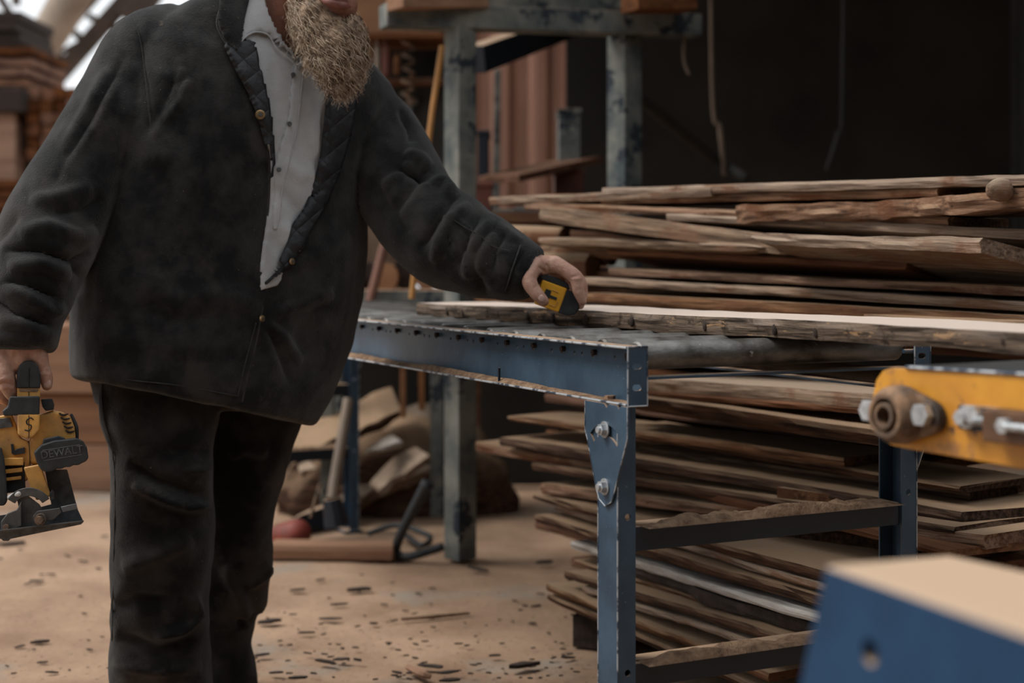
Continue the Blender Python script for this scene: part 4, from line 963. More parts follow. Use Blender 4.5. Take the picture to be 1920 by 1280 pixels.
JF = [
 # left sleeve folds (ridges positive, creases negative)
 ([(250, 30), (265, 90), (275, 170), (282, 240)], 5, -.004), ([(205, 130), (165, 210), (120, 290)], 12, .006), ([(240, 100), (190, 190), (140, 280), (100, 350)], 9, -.006),
 ([(225, 150), (180, 240), (110, 330)], 9, .004), ([(40, 440), (90, 425), (150, 445), (175, 430)], 14, .009), ([(10, 470), (70, 470), (130, 490), (165, 470)], 11, -.012), ([(20, 500), (80, 495), (130, 515)], 12, .011),
 ([(0, 530), (50, 535), (110, 560)], 10, -.012), ([(0, 525), (45, 555), (95, 585), (118, 575)], 10, .010), ([(-10, 560), (30, 590), (90, 612)], 9, -.010), ([(0, 600), (50, 612), (100, 630)], 10, .007), ([(95, 400), (150, 395), (190, 370)], 14, -.007), ([(60, 380), (110, 370), (170, 350)], 14, .007),
 ([(130, 500), (150, 520), (145, 560)], 12, -.008), ([(-20, 470), (10, 440), (40, 400)], 12, -.006), ([(5, 640), (50, 645), (96, 655)], 5, -.004),
 # armpit and chest folds of the left panel
 ([(340, 140), (320, 170), (300, 210), (270, 260)], 14, -.006), ([(355, 150), (340, 190), (310, 230)], 8, .008), ([(345, 130), (318, 190), (290, 260)], 7, .006), ([(330, 150), (300, 240)], 8, -.006),
 ([(300, 300), (330, 400), (350, 520)], 30, -.006), ([(250, 520), (330, 560), (420, 550), (485, 580)], 22, .007), ([(250, 575), (330, 600), (430, 590)], 18, -.006), ([(160, 620), (260, 640), (380, 650)], 26, .005),
 # right panel folds from the button
 ([(495, 602), (530, 630), (560, 680)], 8, .008), ([(497, 592), (560, 570), (620, 545)], 12, .008), ([(500, 612), (520, 660), (540, 720)], 9, -.007), ([(545, 500), (590, 480), (650, 440)], 16, .006), ([(600, 560), (560, 620), (560, 660)], 18, -.006),
 # right sleeve
 ([(745, 205), (765, 240), (772, 270)], 8, -.010), ([(760, 290), (785, 300), (800, 320)], 10, .012), ([(745, 320), (790, 335), (815, 350)], 9, -.014), ([(790, 345), (830, 345), (855, 372)], 9, .012),
 ([(855, 365), (820, 420), (790, 470)], 11, -.010), ([(880, 385), (850, 410), (825, 450), (815, 490)], 9, .010), ([(905, 400), (880, 440), (865, 500)], 10, -.011), ([(925, 415), (900, 440), (885, 470)], 7, .008), ([(950, 440), (930, 470), (925, 510)], 8, -.007),
 ([(700, 330), (730, 390), (770, 440)], 14, -.006), ([(985, 465), (965, 500), (950, 545)], 5, -.004), ([(975, 455), (950, 440), (930, 425)], 8, .006), ([(820, 400), (850, 410), (890, 440)], 5, .003), ([(895, 500), (905, 530), (915, 548)], 9, -.007), ([(870, 470), (880, 520)], 8, .006),
 ([(860, 395), (835, 440), (850, 470)], 7, -.006), ([(925, 440), (905, 480), (900, 520)], 8, .007), ([(800, 320), (770, 360), (740, 400)], 12, -.008), ([(780, 300), (750, 330), (720, 350)], 9, .006),
]
base_copy = jk_me.copy()
folds(jk_me, [(p, w_ * .85, h_ * (1.35 if (min(q[0] for q in p) > 690 or max(q[0] for q in p) < 240) else 1)) for p, w_, h_ in JF], 1, .0036)
open_poly = [(395, -160), (428, -20), (418, 0), (408, 42), (424, 88), (440, 125), (462, 165), (484, 212), (497, 262), (505, 305), (504, 370), (499, 440), (496, 490), (497, 530), (505, 524), (520, 512), (545, 488), (562, 455), (585, 418), (608, 368), (630, 312), (648, 250), (655, 212), (668, 172), (680, 120), (690, 60), (680, -60), (600, -200)]
jacket = link('jacket', layer(jk_me, open_poly, keep=False, offset=.006, thick=.004, name='jacket'), M['jacket'], man)
# cut the cuffs open is not needed: hands fill them
tb_ = torso_bm(16, 14)
body_me = remeshed(tb_, .006, 6, 'torso')
SF = [([(500, 130), (498, 260), (505, 400)], 12, -.003), ([(530, 300), (560, 330), (590, 320)], 12, .004), ([(515, 350), (550, 390), (560, 430)], 12, -.0045), ([(520, 420), (545, 440), (550, 470)], 10, .004), ([(505, 440), (530, 480), (525, 510)], 12, -.004), ([(560, 180), (585, 230), (590, 300)], 14, .004), ([(600, 160), (600, 250), (585, 330)], 10, -.005)]
shirt_me = body_me.copy(); folds(shirt_me, SF, 3, .0018)
shirt_poly = [(440, -30), (452, 40), (468, 95), (485, 160), (498, 230), (504, 300), (502, 400), (490, 480), (485, 545), (520, 535), (550, 490), (585, 440), (610, 380), (625, 300), (640, 230), (650, 180), (640, 120), (600, 60), (560, 110), (545, 100), (515, 60), (500, 20), (490, -40)]
shirt = link('shirt', layer(shirt_me, shirt_poly, offset=.008, thick=.002, name='shirt'), M['shirt'], man)
# lining: two strips just inside the jacket edge
lin_l = [(415, 80), (422, 90), (440, 128), (462, 168), (482, 214), (495, 264), (502, 310), (503, 345), (508, 330), (512, 310), (511, 260), (503, 200), (492, 150), (478, 90), (470, 76)]
lin_r = [(690, 60), (675, 150), (660, 212), (652, 252), (634, 314), (612, 370), (588, 422), (565, 460), (545, 496), (520, 516), (500, 530), (522, 492), (540, 450), (548, 420), (570, 390), (588, 345), (600, 290), (607, 230), (612, 180), (620, 140), (640, 90)]
lm = body_me.copy(); folds(lm, [([(590, 300), (620, 330)], 6, .004), ([(600, 350), (570, 380)], 6, -.004), ([(560, 430), (550, 470)], 6, .004)], 5, .004)
lining = link('jacket_lining', layer(lm, lin_l, offset=.017, thick=.002, name='lining'), M['lining'], man)
link('jacket_lining', layer(lm, lin_r, offset=.018, thick=.002, name='lining'), M['lining'], man)
def bvh_of(o): 
    return BVHTree.FromPolygons([v.co[:] for v in o.data.vertices], [p.vertices[:] for p in o.data.polygons])
jb_ = bvh_of(jacket); sb_ = bvh_of(shirt)
nb = body_me.copy(); 
bb_ = BVHTree.FromPolygons([v.co[:] for v in nb.vertices], [p.vertices[:] for p in nb.polygons])
jbase = BVHTree.FromPolygons([v.co[:] for v in base_copy.vertices], [p.vertices[:] for p in base_copy.polygons])
def seam(bvh, pts, r, off, m, name='seam', parent=jacket, n=8):
    q = drape_line(bvh, pts, off, n)
    if len(q) < 3: return
    # soften depth jumps
    for _ in range(6):
        q = [q[0]] + [Vector((b.x, (a.y + 2 * b.y + c.y) / 4, b.z)) for a, b, c in zip(q, q[1:], q[2:])] + [q[-1]]
    bm = bmesh.new(); tube(bm, q, r, seg=8, n=1, cap='round'); return link(name, mesh_of(bm, name, True), M[m], parent)
seam(jbase, [(424, 92), (440, 127), (462, 167), (483, 212), (497, 262), (505, 305), (504, 370), (499, 440), (496, 520), (494, 560), (488, 600), (478, 650), (465, 700), (454, 752)], .0026, .0048, 'piping', 'front_edge')
seam(jbase, [(672, 160), (656, 212), (649, 250), (631, 312), (609, 368), (586, 418), (563, 455), (546, 488), (530, 502), (508, 522), (499, 530)], .0036, .010, 'piping', 'front_edge')
seam(jbase, [(425, -30), (417, 5), (407, 42), (418, 72), (432, 92), (428, 100)], .0030, .012, 'piping', 'collar_edge')
seam(jbase, [(480, 606), (468, 650), (455, 700), (446, 742)], .0016, .0075, 'piping', 'stitch_line')
seam(jbase, [(250, 32), (262, 70), (270, 120), (276, 175), (283, 240)], .0011, .007, 'jacket', 'shoulder_seam')
seam(jbase, [(840, 405), (870, 425), (900, 442), (925, 462), (955, 470)], .0013, .012, 'piping', 'stitch_line')
seam(jbase, [(976, 460), (962, 500), (948, 545)], .0016, .010, 'piping', 'cuff_seam')
seam(jbase, [(150, 697), (240, 712), (330, 722), (446, 742)], .0012, .0075, 'piping', 'hem_stitch')
# standing collar flap of the jacket
collar_me = layer(base_copy, [(425, -80), (412, 0), (408, 42), (420, 72), (434, 92), (452, 86), (458, 40), (470, -10), (480, -60)], offset=.024, thick=.005, name='collar')
link('jacket_collar', collar_me, M['jacket'], man)
# shirt placket, collar leaves, buttons
pl_me = layer(shirt_me, [(552, 112), (545, 150), (541, 200), (534, 240), (524, 270), (514, 320), (512, 380), (508, 430), (520, 430), (530, 350), (543, 300), (556, 250), (563, 200), (568, 150), (570, 118)], offset=.011, thick=.002, name='placket')
plk = link('placket', pl_me, M['shirt'], shirt)
for pts in ([(552, 114), (545, 150), (541, 200), (534, 240), (524, 272), (514, 320), (511, 380)], [(569, 120), (567, 150), (562, 200), (555, 250), (542, 300), (530, 350), (521, 420)]):
    seam(bvh_of(plk), pts, .0010, .0006, 'shirt', 'seam', plk)
for pts, off in (([(453, -20), (450, 30), (446, 86), (462, 68), (480, 60), (503, 66), (520, 92), (532, 98), (545, 112), (556, 122), (548, 100), (530, 82), (515, 55), (500, 20), (490, -30)], .016),
                 ([(552, 128), (560, 118), (572, 110), (590, 112), (620, 125), (640, 120), (655, 140), (664, 150), (656, 166), (635, 150), (600, 128), (570, 122), (556, 134)], .016)):
    cm = layer(body_me, pts, offset=off, thick=.003, name='collar', snap=20)
    link('shirt_collar', cm, M['shirt'], shirt)
seam(bb_, [(446, 86), (462, 68), (480, 60), (503, 66), (520, 92), (545, 112), (556, 122)], .0015, .019, 'shirt', 'collar_edge', shirt)
for (x, y) in ((550, 140), (543, 232), (523, 318)):
    q = drape(sb_, x, y, .006)
    if q:
        bm = bmesh.new(); tube(bm, [q, q + Vector((.001, -.003, 0))], [.0052, .0045], seg=18, n=1); link('button', finish(bm, smooth=False), M['shirt_btn'] if 'shirt_btn' in M else M['emboss'], shirt)
# snaps of the jacket
for (x, y) in ((488, 215), (491, 597), (547, 490)):
    q = drape(jbase, x, y, .022)
    if q:
        r = .0105 if y == 215 else .007
        bm = bmesh.new(); n_ = Vector((.25, -1, .05)).normalized()
        if y != 215: n_ = Vector((1, -.6, 0)).normalized()
        tube(bm, [q, q + n_ * .003, q + n_ * .0035], [r, r * .92, r * .7], seg=24, n=1); sn = link('snap_button', finish(bm), M['brass'], jacket)
        bm = bmesh.new(); tube(bm, [q + n_ * .0032, q + n_ * .0052], [r * .42, r * .38], seg=18, n=1); link('snap_stud', finish(bm), M['tool_steel'], sn)
# ---- trousers
tr = bmesh.new()
def leg_loft(sec, e=2.4):
    rings = [section(P(a, y, Y), P(b, y, Y + dY), hd, e) for (y, a, b, Y, dY, hd) in sec]
    out = []
    for i in range(len(rings) - 1):
        for k in range(4): out.append([p.lerp(q, k / 4) for p, q in zip(rings[i], rings[i + 1])])
    out.append(rings[-1]); ring_loft(tr, out)
leg_loft([(600, 175, 590, 3.13, .25, .14), (690, 168, 588, 3.13, .25, .15), (760, 178, 572, 3.13, .25, .14)])
leg_loft([(690, 168, 410, 3.12, .10, .13), (760, 184, 408, 3.12, .08, .125), (850, 205, 402, 3.13, .05, .115), (930, 207, 402, 3.13, .04, .105), (1000, 208, 402, 3.13, .03, .10), (1080, 207, 397, 3.15, .02, .095), (1180, 207, 392, 3.17, .02, .09), (1280, 205, 398, 3.18, .02, .09), (1345, 208, 404, 3.18, .02, .09)])
leg_loft([(690, 340, 586, 3.34, .06, .13), (790, 345, 565, 3.36, .04, .12), (880, 350, 535, 3.38, .02, .105), (960, 350, 517, 3.39, .02, .095), (1000, 350, 511, 3.40, .02, .09), (1060, 345, 514, 3.42, .02, .09), (1130, 350, 500, 3.44, .02, .085), (1165, 355, 482, 3.45, .02, .082), (1200, 360, 472, 3.46, .02, .08), (1235, 362, 477, 3.46, .02, .082), (1278, 360, 484, 3.46, .02, .085)])
tr_me = remeshed(tr, .0075, 4, 'trousers')
TF = [([(250, 905), (310, 935), (350, 950), (395, 948)], 12, .012), ([(240, 870), (300, 905), (390, 930)], 12, -.009), ([(340, 880), (380, 882), (398, 860)], 9, .008), ([(300, 850), (350, 845), (398, 850)], 14, -.006), ([(230, 1060), (300, 1040), (360, 1010)], 20, .008), ([(360, 1110), (370, 1150), (340, 1180), (290, 1190)], 12, .012), ([(220, 1190), (300, 1220), (390, 1190)], 16, -.008), ([(210, 1140), (260, 1120), (330, 1130)], 18, -.006),
      ([(215, 1240), (290, 1260), (380, 1250)], 14, .006), ([(460, 1100), (490, 1080), (510, 1060)], 10, .008), ([(440, 1170), (470, 1165), (490, 1150)], 10, -.009), ([(420, 1060), (450, 1120), (470, 1180)], 14, .006), ([(192, 720), (196, 790), (215, 850)], 6, .005), ([(430, 860), (460, 840), (500, 850)], 14, .006)]
folds(tr_me, [(p, w_ * .8, h_ * 2.1) for p, w_, h_ in TF], 11, .007)
trs = link('trousers', tr_me, M['trouser'], man)
trb = bvh_of(trs)
seam(trb, [(193, 718), (190, 745), (196, 790), (212, 850), (216, 930), (213, 1050), (210, 1200)], .0015, .001, 'piping', 'side_seam', trs)
# shoes, below the frame
for (px, Y, dx) in ((302, 3.17, .05), (440, 3.46, .05)):
    c = P(px, 0, Y); bm = bmesh.new()
    tube(bm, [(c.x - .02, Y + .02, .034), (c.x + .02, Y - .01, .026), (c.x + .04, Y - .03, .020)], [.030, .028, .022], seg=16, n=4, cap='round')
    tube(bm, [(c.x - .03, Y + .01, .04), (c.x - .03, Y + .01, .12)], [.045, .05], seg=16, n=1)
    link('shoe', remeshed(bm, .008, 3, 'shoe'), M['bark'], man)
# ---- head, neck, face
hd = bmesh.new()
def blob(bm, p, r, sc=(1, 1, 1), sub=3, rot=None):
    t = bmesh.ops.create_icosphere(bm, subdivisions=sub, radius=1)
    for v in t['verts']:
        q = Vector((v.co.x * r * sc[0], v.co.y * r * sc[1], v.co.z * r * sc[2]))
        v.co = (rot @ q if rot else q) + p
fd = Vector((.72, -.62, -.30)).normalized()       # where the face looks
rt_ = fd.cross(Vector((0, 0, 1))).normalized(); up_ = rt_.cross(fd).normalized()
HR = Matrix((rt_, fd, up_)).transposed()          # local: x = his left/right, y = forward, z = up
mouth = P(632, 8, 3.16)
hc_ = mouth - fd * .098 + up_ * .062              # centre of the skull
H = lambda x, y, z: hc_ + HR @ Vector((x, y, z))
blob(hd, H(0, -.012, .030), .1, (.80, .98, .92), rot=HR)
blob(hd, H(0, .030, -.035), .075, (.86, .80, 1.0), rot=HR)
blob(hd, H(0, .062, -.082), .036, (1.1, .8, .8), rot=HR)         # chin
blob(hd, P(632, 10, 3.11), .044, (1.0, .9, 1.0))
for s_x in (-1, 1):
    blob(hd, H(.040 * s_x, .062, -.010), .026, rot=HR)           # cheeks
    blob(hd, H(.078 * s_x, -.010, -.010), .028, (.25, .6, 1.1), rot=HR)  # ears
    blob(hd, H(.030 * s_x, .080, .034), .018, (1.3, .6, .5), rot=HR)   # brow
tube(hd, [H(0, .080, .028), H(0, .098, .002), H(0, .108, -.016)], [.010, .012, .016], seg=10, n=3, cap='round')
for s_x in (-1, 1): blob(hd, H(.013 * s_x, .096, -.018), .009, rot=HR)
blob(hd, H(0, .086, -.052), .022, (1.15, .6, .75), rot=HR)
tube(hd, [P(500, 175, 3.26), P(512, 95, 3.23), P(530, 20, 3.21), P(548, -50, 3.2)], [.082, .066, .060, .062], seg=24, n=4, cap=True)
head = link('head', remeshed(hd, .005, 5, 'head'), M['skin_face'], man)
for s_x in (-1, 1):
    bm = bmesh.new(); blob(bm, H(.031 * s_x, .076, .014), .0125, rot=HR); ey = link('eye', mesh_of(bm, 'eye', True), M['pale'], head)
    bm = bmesh.new(); blob(bm, H(.031 * s_x, .0865, .013), .0045, (1, .5, 1), rot=HR); link('iris', mesh_of(bm, 'iris', True), M['bark'], ey)
bm = bmesh.new(); tube(bm, [P(600, -4, 3.075), P(618, 4, 3.055), P(640, 10, 3.055), P(655, 12, 3.075)], [.004, .0095, .0095, .004], seg=12, n=5, cap='round'); link('lip', mesh_of(bm, 'lip', True), M['lip'], head)
bm = bmesh.new(); tube(bm, [P(600, -14, 3.075), P(618, -14, 3.05), P(640, -10, 3.05), P(655, -6, 3.075)], [.004, .008, .008, .004], seg=12, n=5, cap='round'); link('lip', mesh_of(bm, 'lip', True), M['lip'], head)
bm = bmesh.new(); blob(bm, H(0, -.022, .045), .108, (.82, .96, .9), rot=HR)
bmesh.ops.delete(bm, geom=[v for v in bm.verts if (HR.transposed() @ (v.co - hc_)).z < .0 + max(0, (HR.transposed() @ (v.co - hc_)).y) * 1.0], context='VERTS')
link('hair', mesh_of(bm, 'hair', True), M['beard'], head)
# ---- beard: a shaped mass under thousands of curling strands
YB = 3.10
bd = bmesh.new()
bpts = [((572, -8), 32, .02), ((596, 30), 42, .0), ((575, 25), 32, .03), ((615, 62), 44, -.01), ((632, 88), 46, -.02), ((640, 120), 40, -.02), ((642, 142), 24, -.02), ((640, 160), 8, -.02), ((560, 5), 22, .06), ((600, 95), 30, .0), ((665, 60), 24, -.02), ((670, 105), 20, -.02), ((615, 130), 24, -.01), ((668, 40), 14, -.01)]
for (p, r, dy) in bpts: blob(bd, P(*p, YB + dy), r / F * YB * .93, (1, .8, 1))
bme = remeshed(bd, .005, 5, 'beard')
beard = link('beard', bme, M['beard'], man)
bco = getco(bme); bno = getno(bme); bpx = proj(bco)
r2 = random.Random(3)
# the mouth stays clear
cand = [i for i in range(len(bco)) if not (((bpx[i, 0] - 632) / 34) ** 2 + ((bpx[i, 1] - 6) / 26) ** 2 < 1)]
def strands(n, m, rr, name, lr=(.03, .075), curl=.006):
    bm = bmesh.new()
    for _ in range(n):
        i = r2.choice(cand); p = Vector(bco[i]) - Vector(bno[i]) * .002; nn = Vector(bno[i])
        tip = P(642, 215, YB - .02)
        d = (tip - p).normalized() * .75 + Vector((.12, -.02, -.75)) + nn * r2.uniform(.05, .45) + Vector((r2.gauss(0, .16), r2.gauss(0, .12), r2.gauss(0, .10)))
        d.normalize(); L = r2.uniform(*lr) * (1 if bpx[i, 1] < 90 else .55)
        s1 = nn.cross(d).normalized() if nn.cross(d).length > .01 else Vector((1, 0, 0)); a0 = r2.uniform(0, 6.3); k = r2.uniform(60, 170); am = r2.uniform(.3, 1.3) * curl * .75
        pts = []; q = p.copy()
        for j in range(8):
            t = j / 7 * L
            pts.append(q + s1 * am * math.sin(a0 + k * t) + nn * am * math.cos(a0 + k * t)); q = q + d * (L / 7); d = (d + Vector((r2.gauss(0, .10), r2.gauss(0, .08), -.05 + r2.gauss(0, .08)))).normalized()
        if r2.random() < .5 and HX + F * pts[-1].x / pts[-1].y > 702: continue
        tube(bm, pts, [rr * r2.uniform(.8, 1.2) * (1 - .6 * j / 7) for j in range(8)], seg=4, n=1, cap=False)
    return link(name, mesh_of(bm, name, True), M[m], beard)
strands(3200, 'beard', .0007, 'hair_strands', (.03, .075), .010); strands(3000, 'beard_pale', .0005, 'pale_strands', (.03, .085), .013)
# ---- left hand with tape measure
def hand(bmfun, voxel, name):
    bm = bmesh.new(); bmfun(bm); return link(name, remeshed(bm, voxel, 3, name), M['skin'], man)
def ch(bm, Y, pts, dY=None, seg=16):
    """chain in image pixels: (px, py, radius px, depth offset)"""
    tube(bm, [P(p[0], p[1], Y + p[3]) for p in pts], [p[2] / F * Y for p in pts], seg=seg, n=4, cap='round')
HY1 = 3.12
def lefthand(bm):
    ch(bm, HY1, [(985, 500, 32, .01), (1008, 497, 22, .01)])                         # wrist
    ch(bm, HY1, [(1005, 498, 20, .0), (1028, 496, 18, .0), (1048, 500, 15.5, .0)])       # back of the hand, index side
    ch(bm, HY1, [(1005, 497, 18, .03), (1032, 494, 16, .035), (1052, 502, 14, .035)])
    ch(bm, HY1, [(1000, 500, 17, .055), (1028, 500, 15, .065), (1045, 508, 12, .065)])
    ch(bm, HY1, [(1040, 494, 15.5, -.005), (1064, 508, 13.8, -.014), (1080, 524, 12.5, -.020), (1084, 543, 11.2, -.022), (1092, 565, 8.0, -.020)])   # index
    ch(bm, HY1, [(1042, 496, 14, .028), (1070, 510, 12.5, .028), (1088, 528, 11.5, .03), (1092, 550, 10.5, .03), (1088, 572, 8, .026)])              # middle
    ch(bm, HY1, [(1042, 500, 13, .052), (1066, 514, 11.5, .056), (1080, 534, 10.5, .058), (1082, 556, 9.5, .056), (1074, 575, 7.5, .05)])            # ring
    ch(bm, HY1, [(1036, 508, 11, .074), (1054, 524, 10, .08), (1062, 544, 9, .08), (1062, 562, 8, .078), (1056, 576, 6.5, .072)])                    # little
    ch(bm, HY1, [(1004, 496, 16, -.015), (993, 515, 15.5, -.028), (994, 532, 14.5, -.036), (1006, 550, 12.8, -.040), (1019, 564, 10.4, -.040)])      # thumb
lh = hand(lefthand, .0022, 'hand')
folds(lh.data, [([(1010, 500), (1018, 506), (1022, 512)], 2.5, -.003), ([(1024, 494), (1028, 502), (1030, 512)], 2.5, -.003), ([(1014, 508), (1022, 515), (1030, 516)], 3, .003), ([(1068, 520), (1078, 518), (1088, 514)], 2, -.001), ([(998, 540), (1008, 535), (1016, 532)], 2, -.0008), ([(1072, 524), (1082, 523), (1092, 522)], 2, .0012), ([(1078, 545), (1086, 543), (1094, 542)], 2, -.0008)], 21, .0006)
bm = bmesh.new(); blob(bm, P(1015, 559, HY1 - .040 - .0125), .0082, (.82, .25, .95), rot=Matrix.Rotation(-.6, 3, 'Y')); link('thumb_nail', mesh_of(bm, 'nail', True), M['nail'], lh)
# tape measure
tp = empty('tape_measure', P(1046, 592, 3.13), 'yellow and black tape measure held in the outstretched hand over the rollers', 'tape measure')
TY = 3.105
def tpx(px, py, d=0): return P(px, py, TY + d)
bm = bmesh.new(); prism(bm, [tpx(1017, 524), (tpx(1064, 541)), (tpx(1047, 586)), (tpx(1001, 569))], (0, .046, 0)); link('case', finish(bm, .004, 3), M['tape_yellow'], tp)
bm = bmesh.new(); prism(bm, [tpx(1061, 541, .002), tpx(1072, 546, .002), tpx(1084, 560, .002), tpx(1087, 578, .002), tpx(1078, 590, .002), tpx(1064, 592, .002), tpx(1045, 586, .002)], (0, .044, 0)); link('nose', finish(bm, .004, 3), M['tool_black'], tp)
bm = bmesh.new(); prism(bm, [tpx(1010, 517, .004), tpx(1024, 514, .004), tpx(1045, 520, .004), tpx(1066, 532, .004), tpx(1069, 543, .004), tpx(1017, 525, .004)], (0, .038, 0)); link('top_grip', finish(bm, .003, 3), M['tool_black'], tp)
bm = bmesh.new(); prism(bm, [tpx(1024, 541, -.0015), tpx(1034, 545, -.0015), tpx(1032, 553, -.0015), tpx(1045, 558, -.0015), tpx(1043, 563, -.0015), tpx(1030, 558, -.0015), tpx(1026, 569, -.0015), tpx(1014, 565, -.0015)], (0, .004, 0)); link('clip_slot', finish(bm, .0003), M['tool_black'], tp)
bm = bmesh.new()
tube(bm, [tpx(1035, 543, -.001), tpx(1047, 548, -.001)], [.0011] * 2, seg=6, n=1); tube(bm, [tpx(1030, 571, -.001), tpx(1041, 575, -.001), tpx(1046, 566, -.001)], [.0011] * 3, seg=6, n=1)
link('molded_line', finish(bm), M['tool_yellow'], tp)

# ---- right hand gripping the saw
HY2 = 2.92
def righthand(bm):
    ch(bm, HY2, [(38, 600, 36, .0), (40, 640, 38, .0), (38, 668, 34, .0)])
    ch(bm, HY2, [(15, 655, 24, -.01), (8, 690, 20, -.02), (12, 712, 18, -.025), (22, 735, 15, -.015), (34, 745, 12, .01)])      # index over the front of the grip
    ch(bm, HY2, [(10, 655, 22, .02), (-6, 690, 18, .02), (-8, 715, 17, .02), (4, 742, 14, .02), (24, 752, 12, .03)])
    ch(bm, HY2, [(5, 655, 20, .045), (-12, 692, 16, .05), (-14, 716, 15, .05), (0, 742, 13, .05), (22, 752, 11, .05)])
    ch(bm, HY2, [(5, 655, 18, .07), (-10, 690, 14, .078), (-12, 710, 13, .078), (0, 735, 12, .078), (20, 745, 10, .075)])
    ch(bm, HY2, [(58, 648, 24, -.01), (72, 668, 18, -.01), (80, 690, 13.5, -.008), (86, 708, 13, -.006), (88, 722, 10.5, -.004)])   # thumb
rh = hand(righthand, .0025, 'hand')
folds(rh.data, [([(-5, 715), (10, 708), (25, 712)], 3, .002), ([(-5, 722), (10, 718), (26, 722)], 2.5, -.0025), ([(0, 730), (14, 727), (28, 730)], 2.5, .0015), ([(72, 698), (84, 695), (94, 698)], 2, -.0015), ([(72, 703), (84, 701), (96, 703)], 2, .001), ([(30, 655), (25, 675), (28, 690)], 4, -.004), ([(0, 665), (12, 680), (10, 700)], 6, .002), ([(60, 652), (55, 668)], 4, -.003)], 31, .0008)
bm = bmesh.new(); blob(bm, P(88, 719, HY2 - .004 - .0100), .0095, (.85, .3, 1.0)); link('thumb_nail', mesh_of(bm, 'nail', True), M['nail'], rh)

# ---- circular saw
sw = empty('circular_saw', P(70, 1000, 2.92), 'dirty yellow and black cordless circular saw hanging from the lowered hand', 'circular saw')
SY = 2.90
def sx(px, py, d=0): return P(px, py, SY + d)
def pr(pts, d0, dep, m, name, bev=.004, seg=3, parent=sw, smooth=False):
    bm = bmesh.new(); prism(bm, [sx(x, y, d0) for x, y in pts], Vector((-.31, .945, -.10)) * dep); return link(name, finish(bm, bev, seg, smooth), M[m], parent)
RAY = Vector((-.31, .945, -.10))
def rrect(x0, y0, x1, y1, r, n=5):
    out = []
    for cx_, cy_, a0 in ((x1 - r, y0 + r, -90), (x1 - r, y1 - r, 0), (x0 + r, y1 - r, 90), (x0 + r, y0 + r, 180)):
        for k in range(n + 1):
            a = math.radians(a0 + 90 * k / n); out.append((cx_ + r * math.cos(a), cy_ + r * math.sin(a)))
    return out
# handle loop seen end-on
h1 = pr([(31, 728), (31, 700), (35, 686), (44, 677), (54, 675), (64, 678), (72, 687), (76, 702), (76, 728)], -.015, .12, 'tool_black', 'grip_rubber', .008)
h2 = pr([(32, 726), (75, 726), (75, 752), (32, 752)], -.012, .11, 'tool_yellow', 'handle', .003)
pr([(35, 729), (72, 729), (70, 734), (37, 734)], -.0135, .004, 'rust', 'ridge', .0005, parent=h2)
pr([(33, 815), (32, 775), (75, 775), (74, 806), (62, 820), (48, 822)], -.03, .10, 'tool_yellow', 'handle_base', .005)
st = pr([(18, 743), (75, 742), (74, 778), (6, 779), (4, 770), (14, 762)], -.030, .09, 'tool_black', 'front_guard', .004)
pr([(77, 748), (98, 747), (102, 758), (101, 768), (86, 770), (80, 762)], -.005, .06, 'tool_black', 'lever', .002)
# main body
pr([(-80, 790), (-20, 782), (22, 776), (30, 795), (34, 812), (40, 822), (52, 826), (60, 840), (52, 900), (44, 905), (-80, 915)], .0, .12, 'tool_yellow', 'gear_housing', .006)
pr([(-60, 790), (18, 783), (24, 800), (-60, 812)], -.004, .02, 'emboss', 'rating_label', .0008)
mh = pr([(72, 778), (100, 769), (120, 772), (132, 782), (140, 800), (142, 822), (138, 845), (95, 868), (56, 872), (52, 835), (60, 812)], -.002, .13, 'tool_yellow', 'motor_housing', .010, 4)
for k in range(5):
    a = (112 + 3 * k, 775 + 8 * k); bm = bmesh.new()
    tube(bm, [sx(a[0], a[1], -.003), sx(a[0] + 6, a[1] + 3, -.0035), sx(a[0] + 15, a[1] + 1, -.002)], [.0018, .0022, .0014], seg=8, n=3, cap='round'); link('vent_slot', mesh_of(bm, 'v', True), M['bark'], mh)
bm = bmesh.new(); tube(bm, [sx(134, 778, .02), sx(143, 800, .02), sx(145, 825, .02)], [.003, .004, .003], seg=8, n=4, cap='round'); link('housing_rim', mesh_of(bm, 'r', True), M['tool_black'], mh)
# black cap with raised letters
rot8 = math.radians(-9)
def rp(x, y, cx_=115, cy_=854): 
    dx, dy = x, y; return (cx_ + dx * math.cos(rot8) - dy * math.sin(rot8), cy_ + dx * math.sin(rot8) + dy * math.cos(rot8))
capp = [rp(*p) for p in [(-50, -14), (-34, -26), (-8, -30), (34, -28), (44, -22), (50, -8), (50, 12), (44, 18), (36, 20), (28, 23), (20, 21), (12, 24), (4, 22), (-4, 25), (-12, 23), (-20, 26), (-34, 26), (-42, 20), (-48, 4)]]
bc_ = pr(capp, -.045, .09, 'tool_black', 'battery_cap', .010, 4)
pr([rp(*p) for p in [(-32, -25), (-28, -36), (0, -38), (12, -32), (14, -24)]], -.030, .06, 'tool_black', 'latch', .003, parent=bc_)
def words(txt, loc, size, rz, m, parent, ext=.0006):
    cu = bpy.data.curves.new('t', 'FONT'); cu.body = txt; cu.size = size; cu.extrude = ext; cu.align_x = 'CENTER'; cu.align_y = 'CENTER'
    o = bpy.data.objects.new('t', cu); C.objects.link(o)
    dg = bpy.context.evaluated_depsgraph_get(); me = bpy.data.meshes.new_from_object(o.evaluated_get(dg)); bpy.data.objects.remove(o)
    Mx = Matrix.Translation(loc) @ Matrix.Rotation(rz, 4, 'Y') @ Matrix.Rotation(math.pi / 2, 4, 'X'); me.transform(Mx)
    return link('lettering', me, M[m], parent)
words('DEWALT', sx(*rp(2, -6), -.0455), .0205, rot8, 'emboss', bc_)
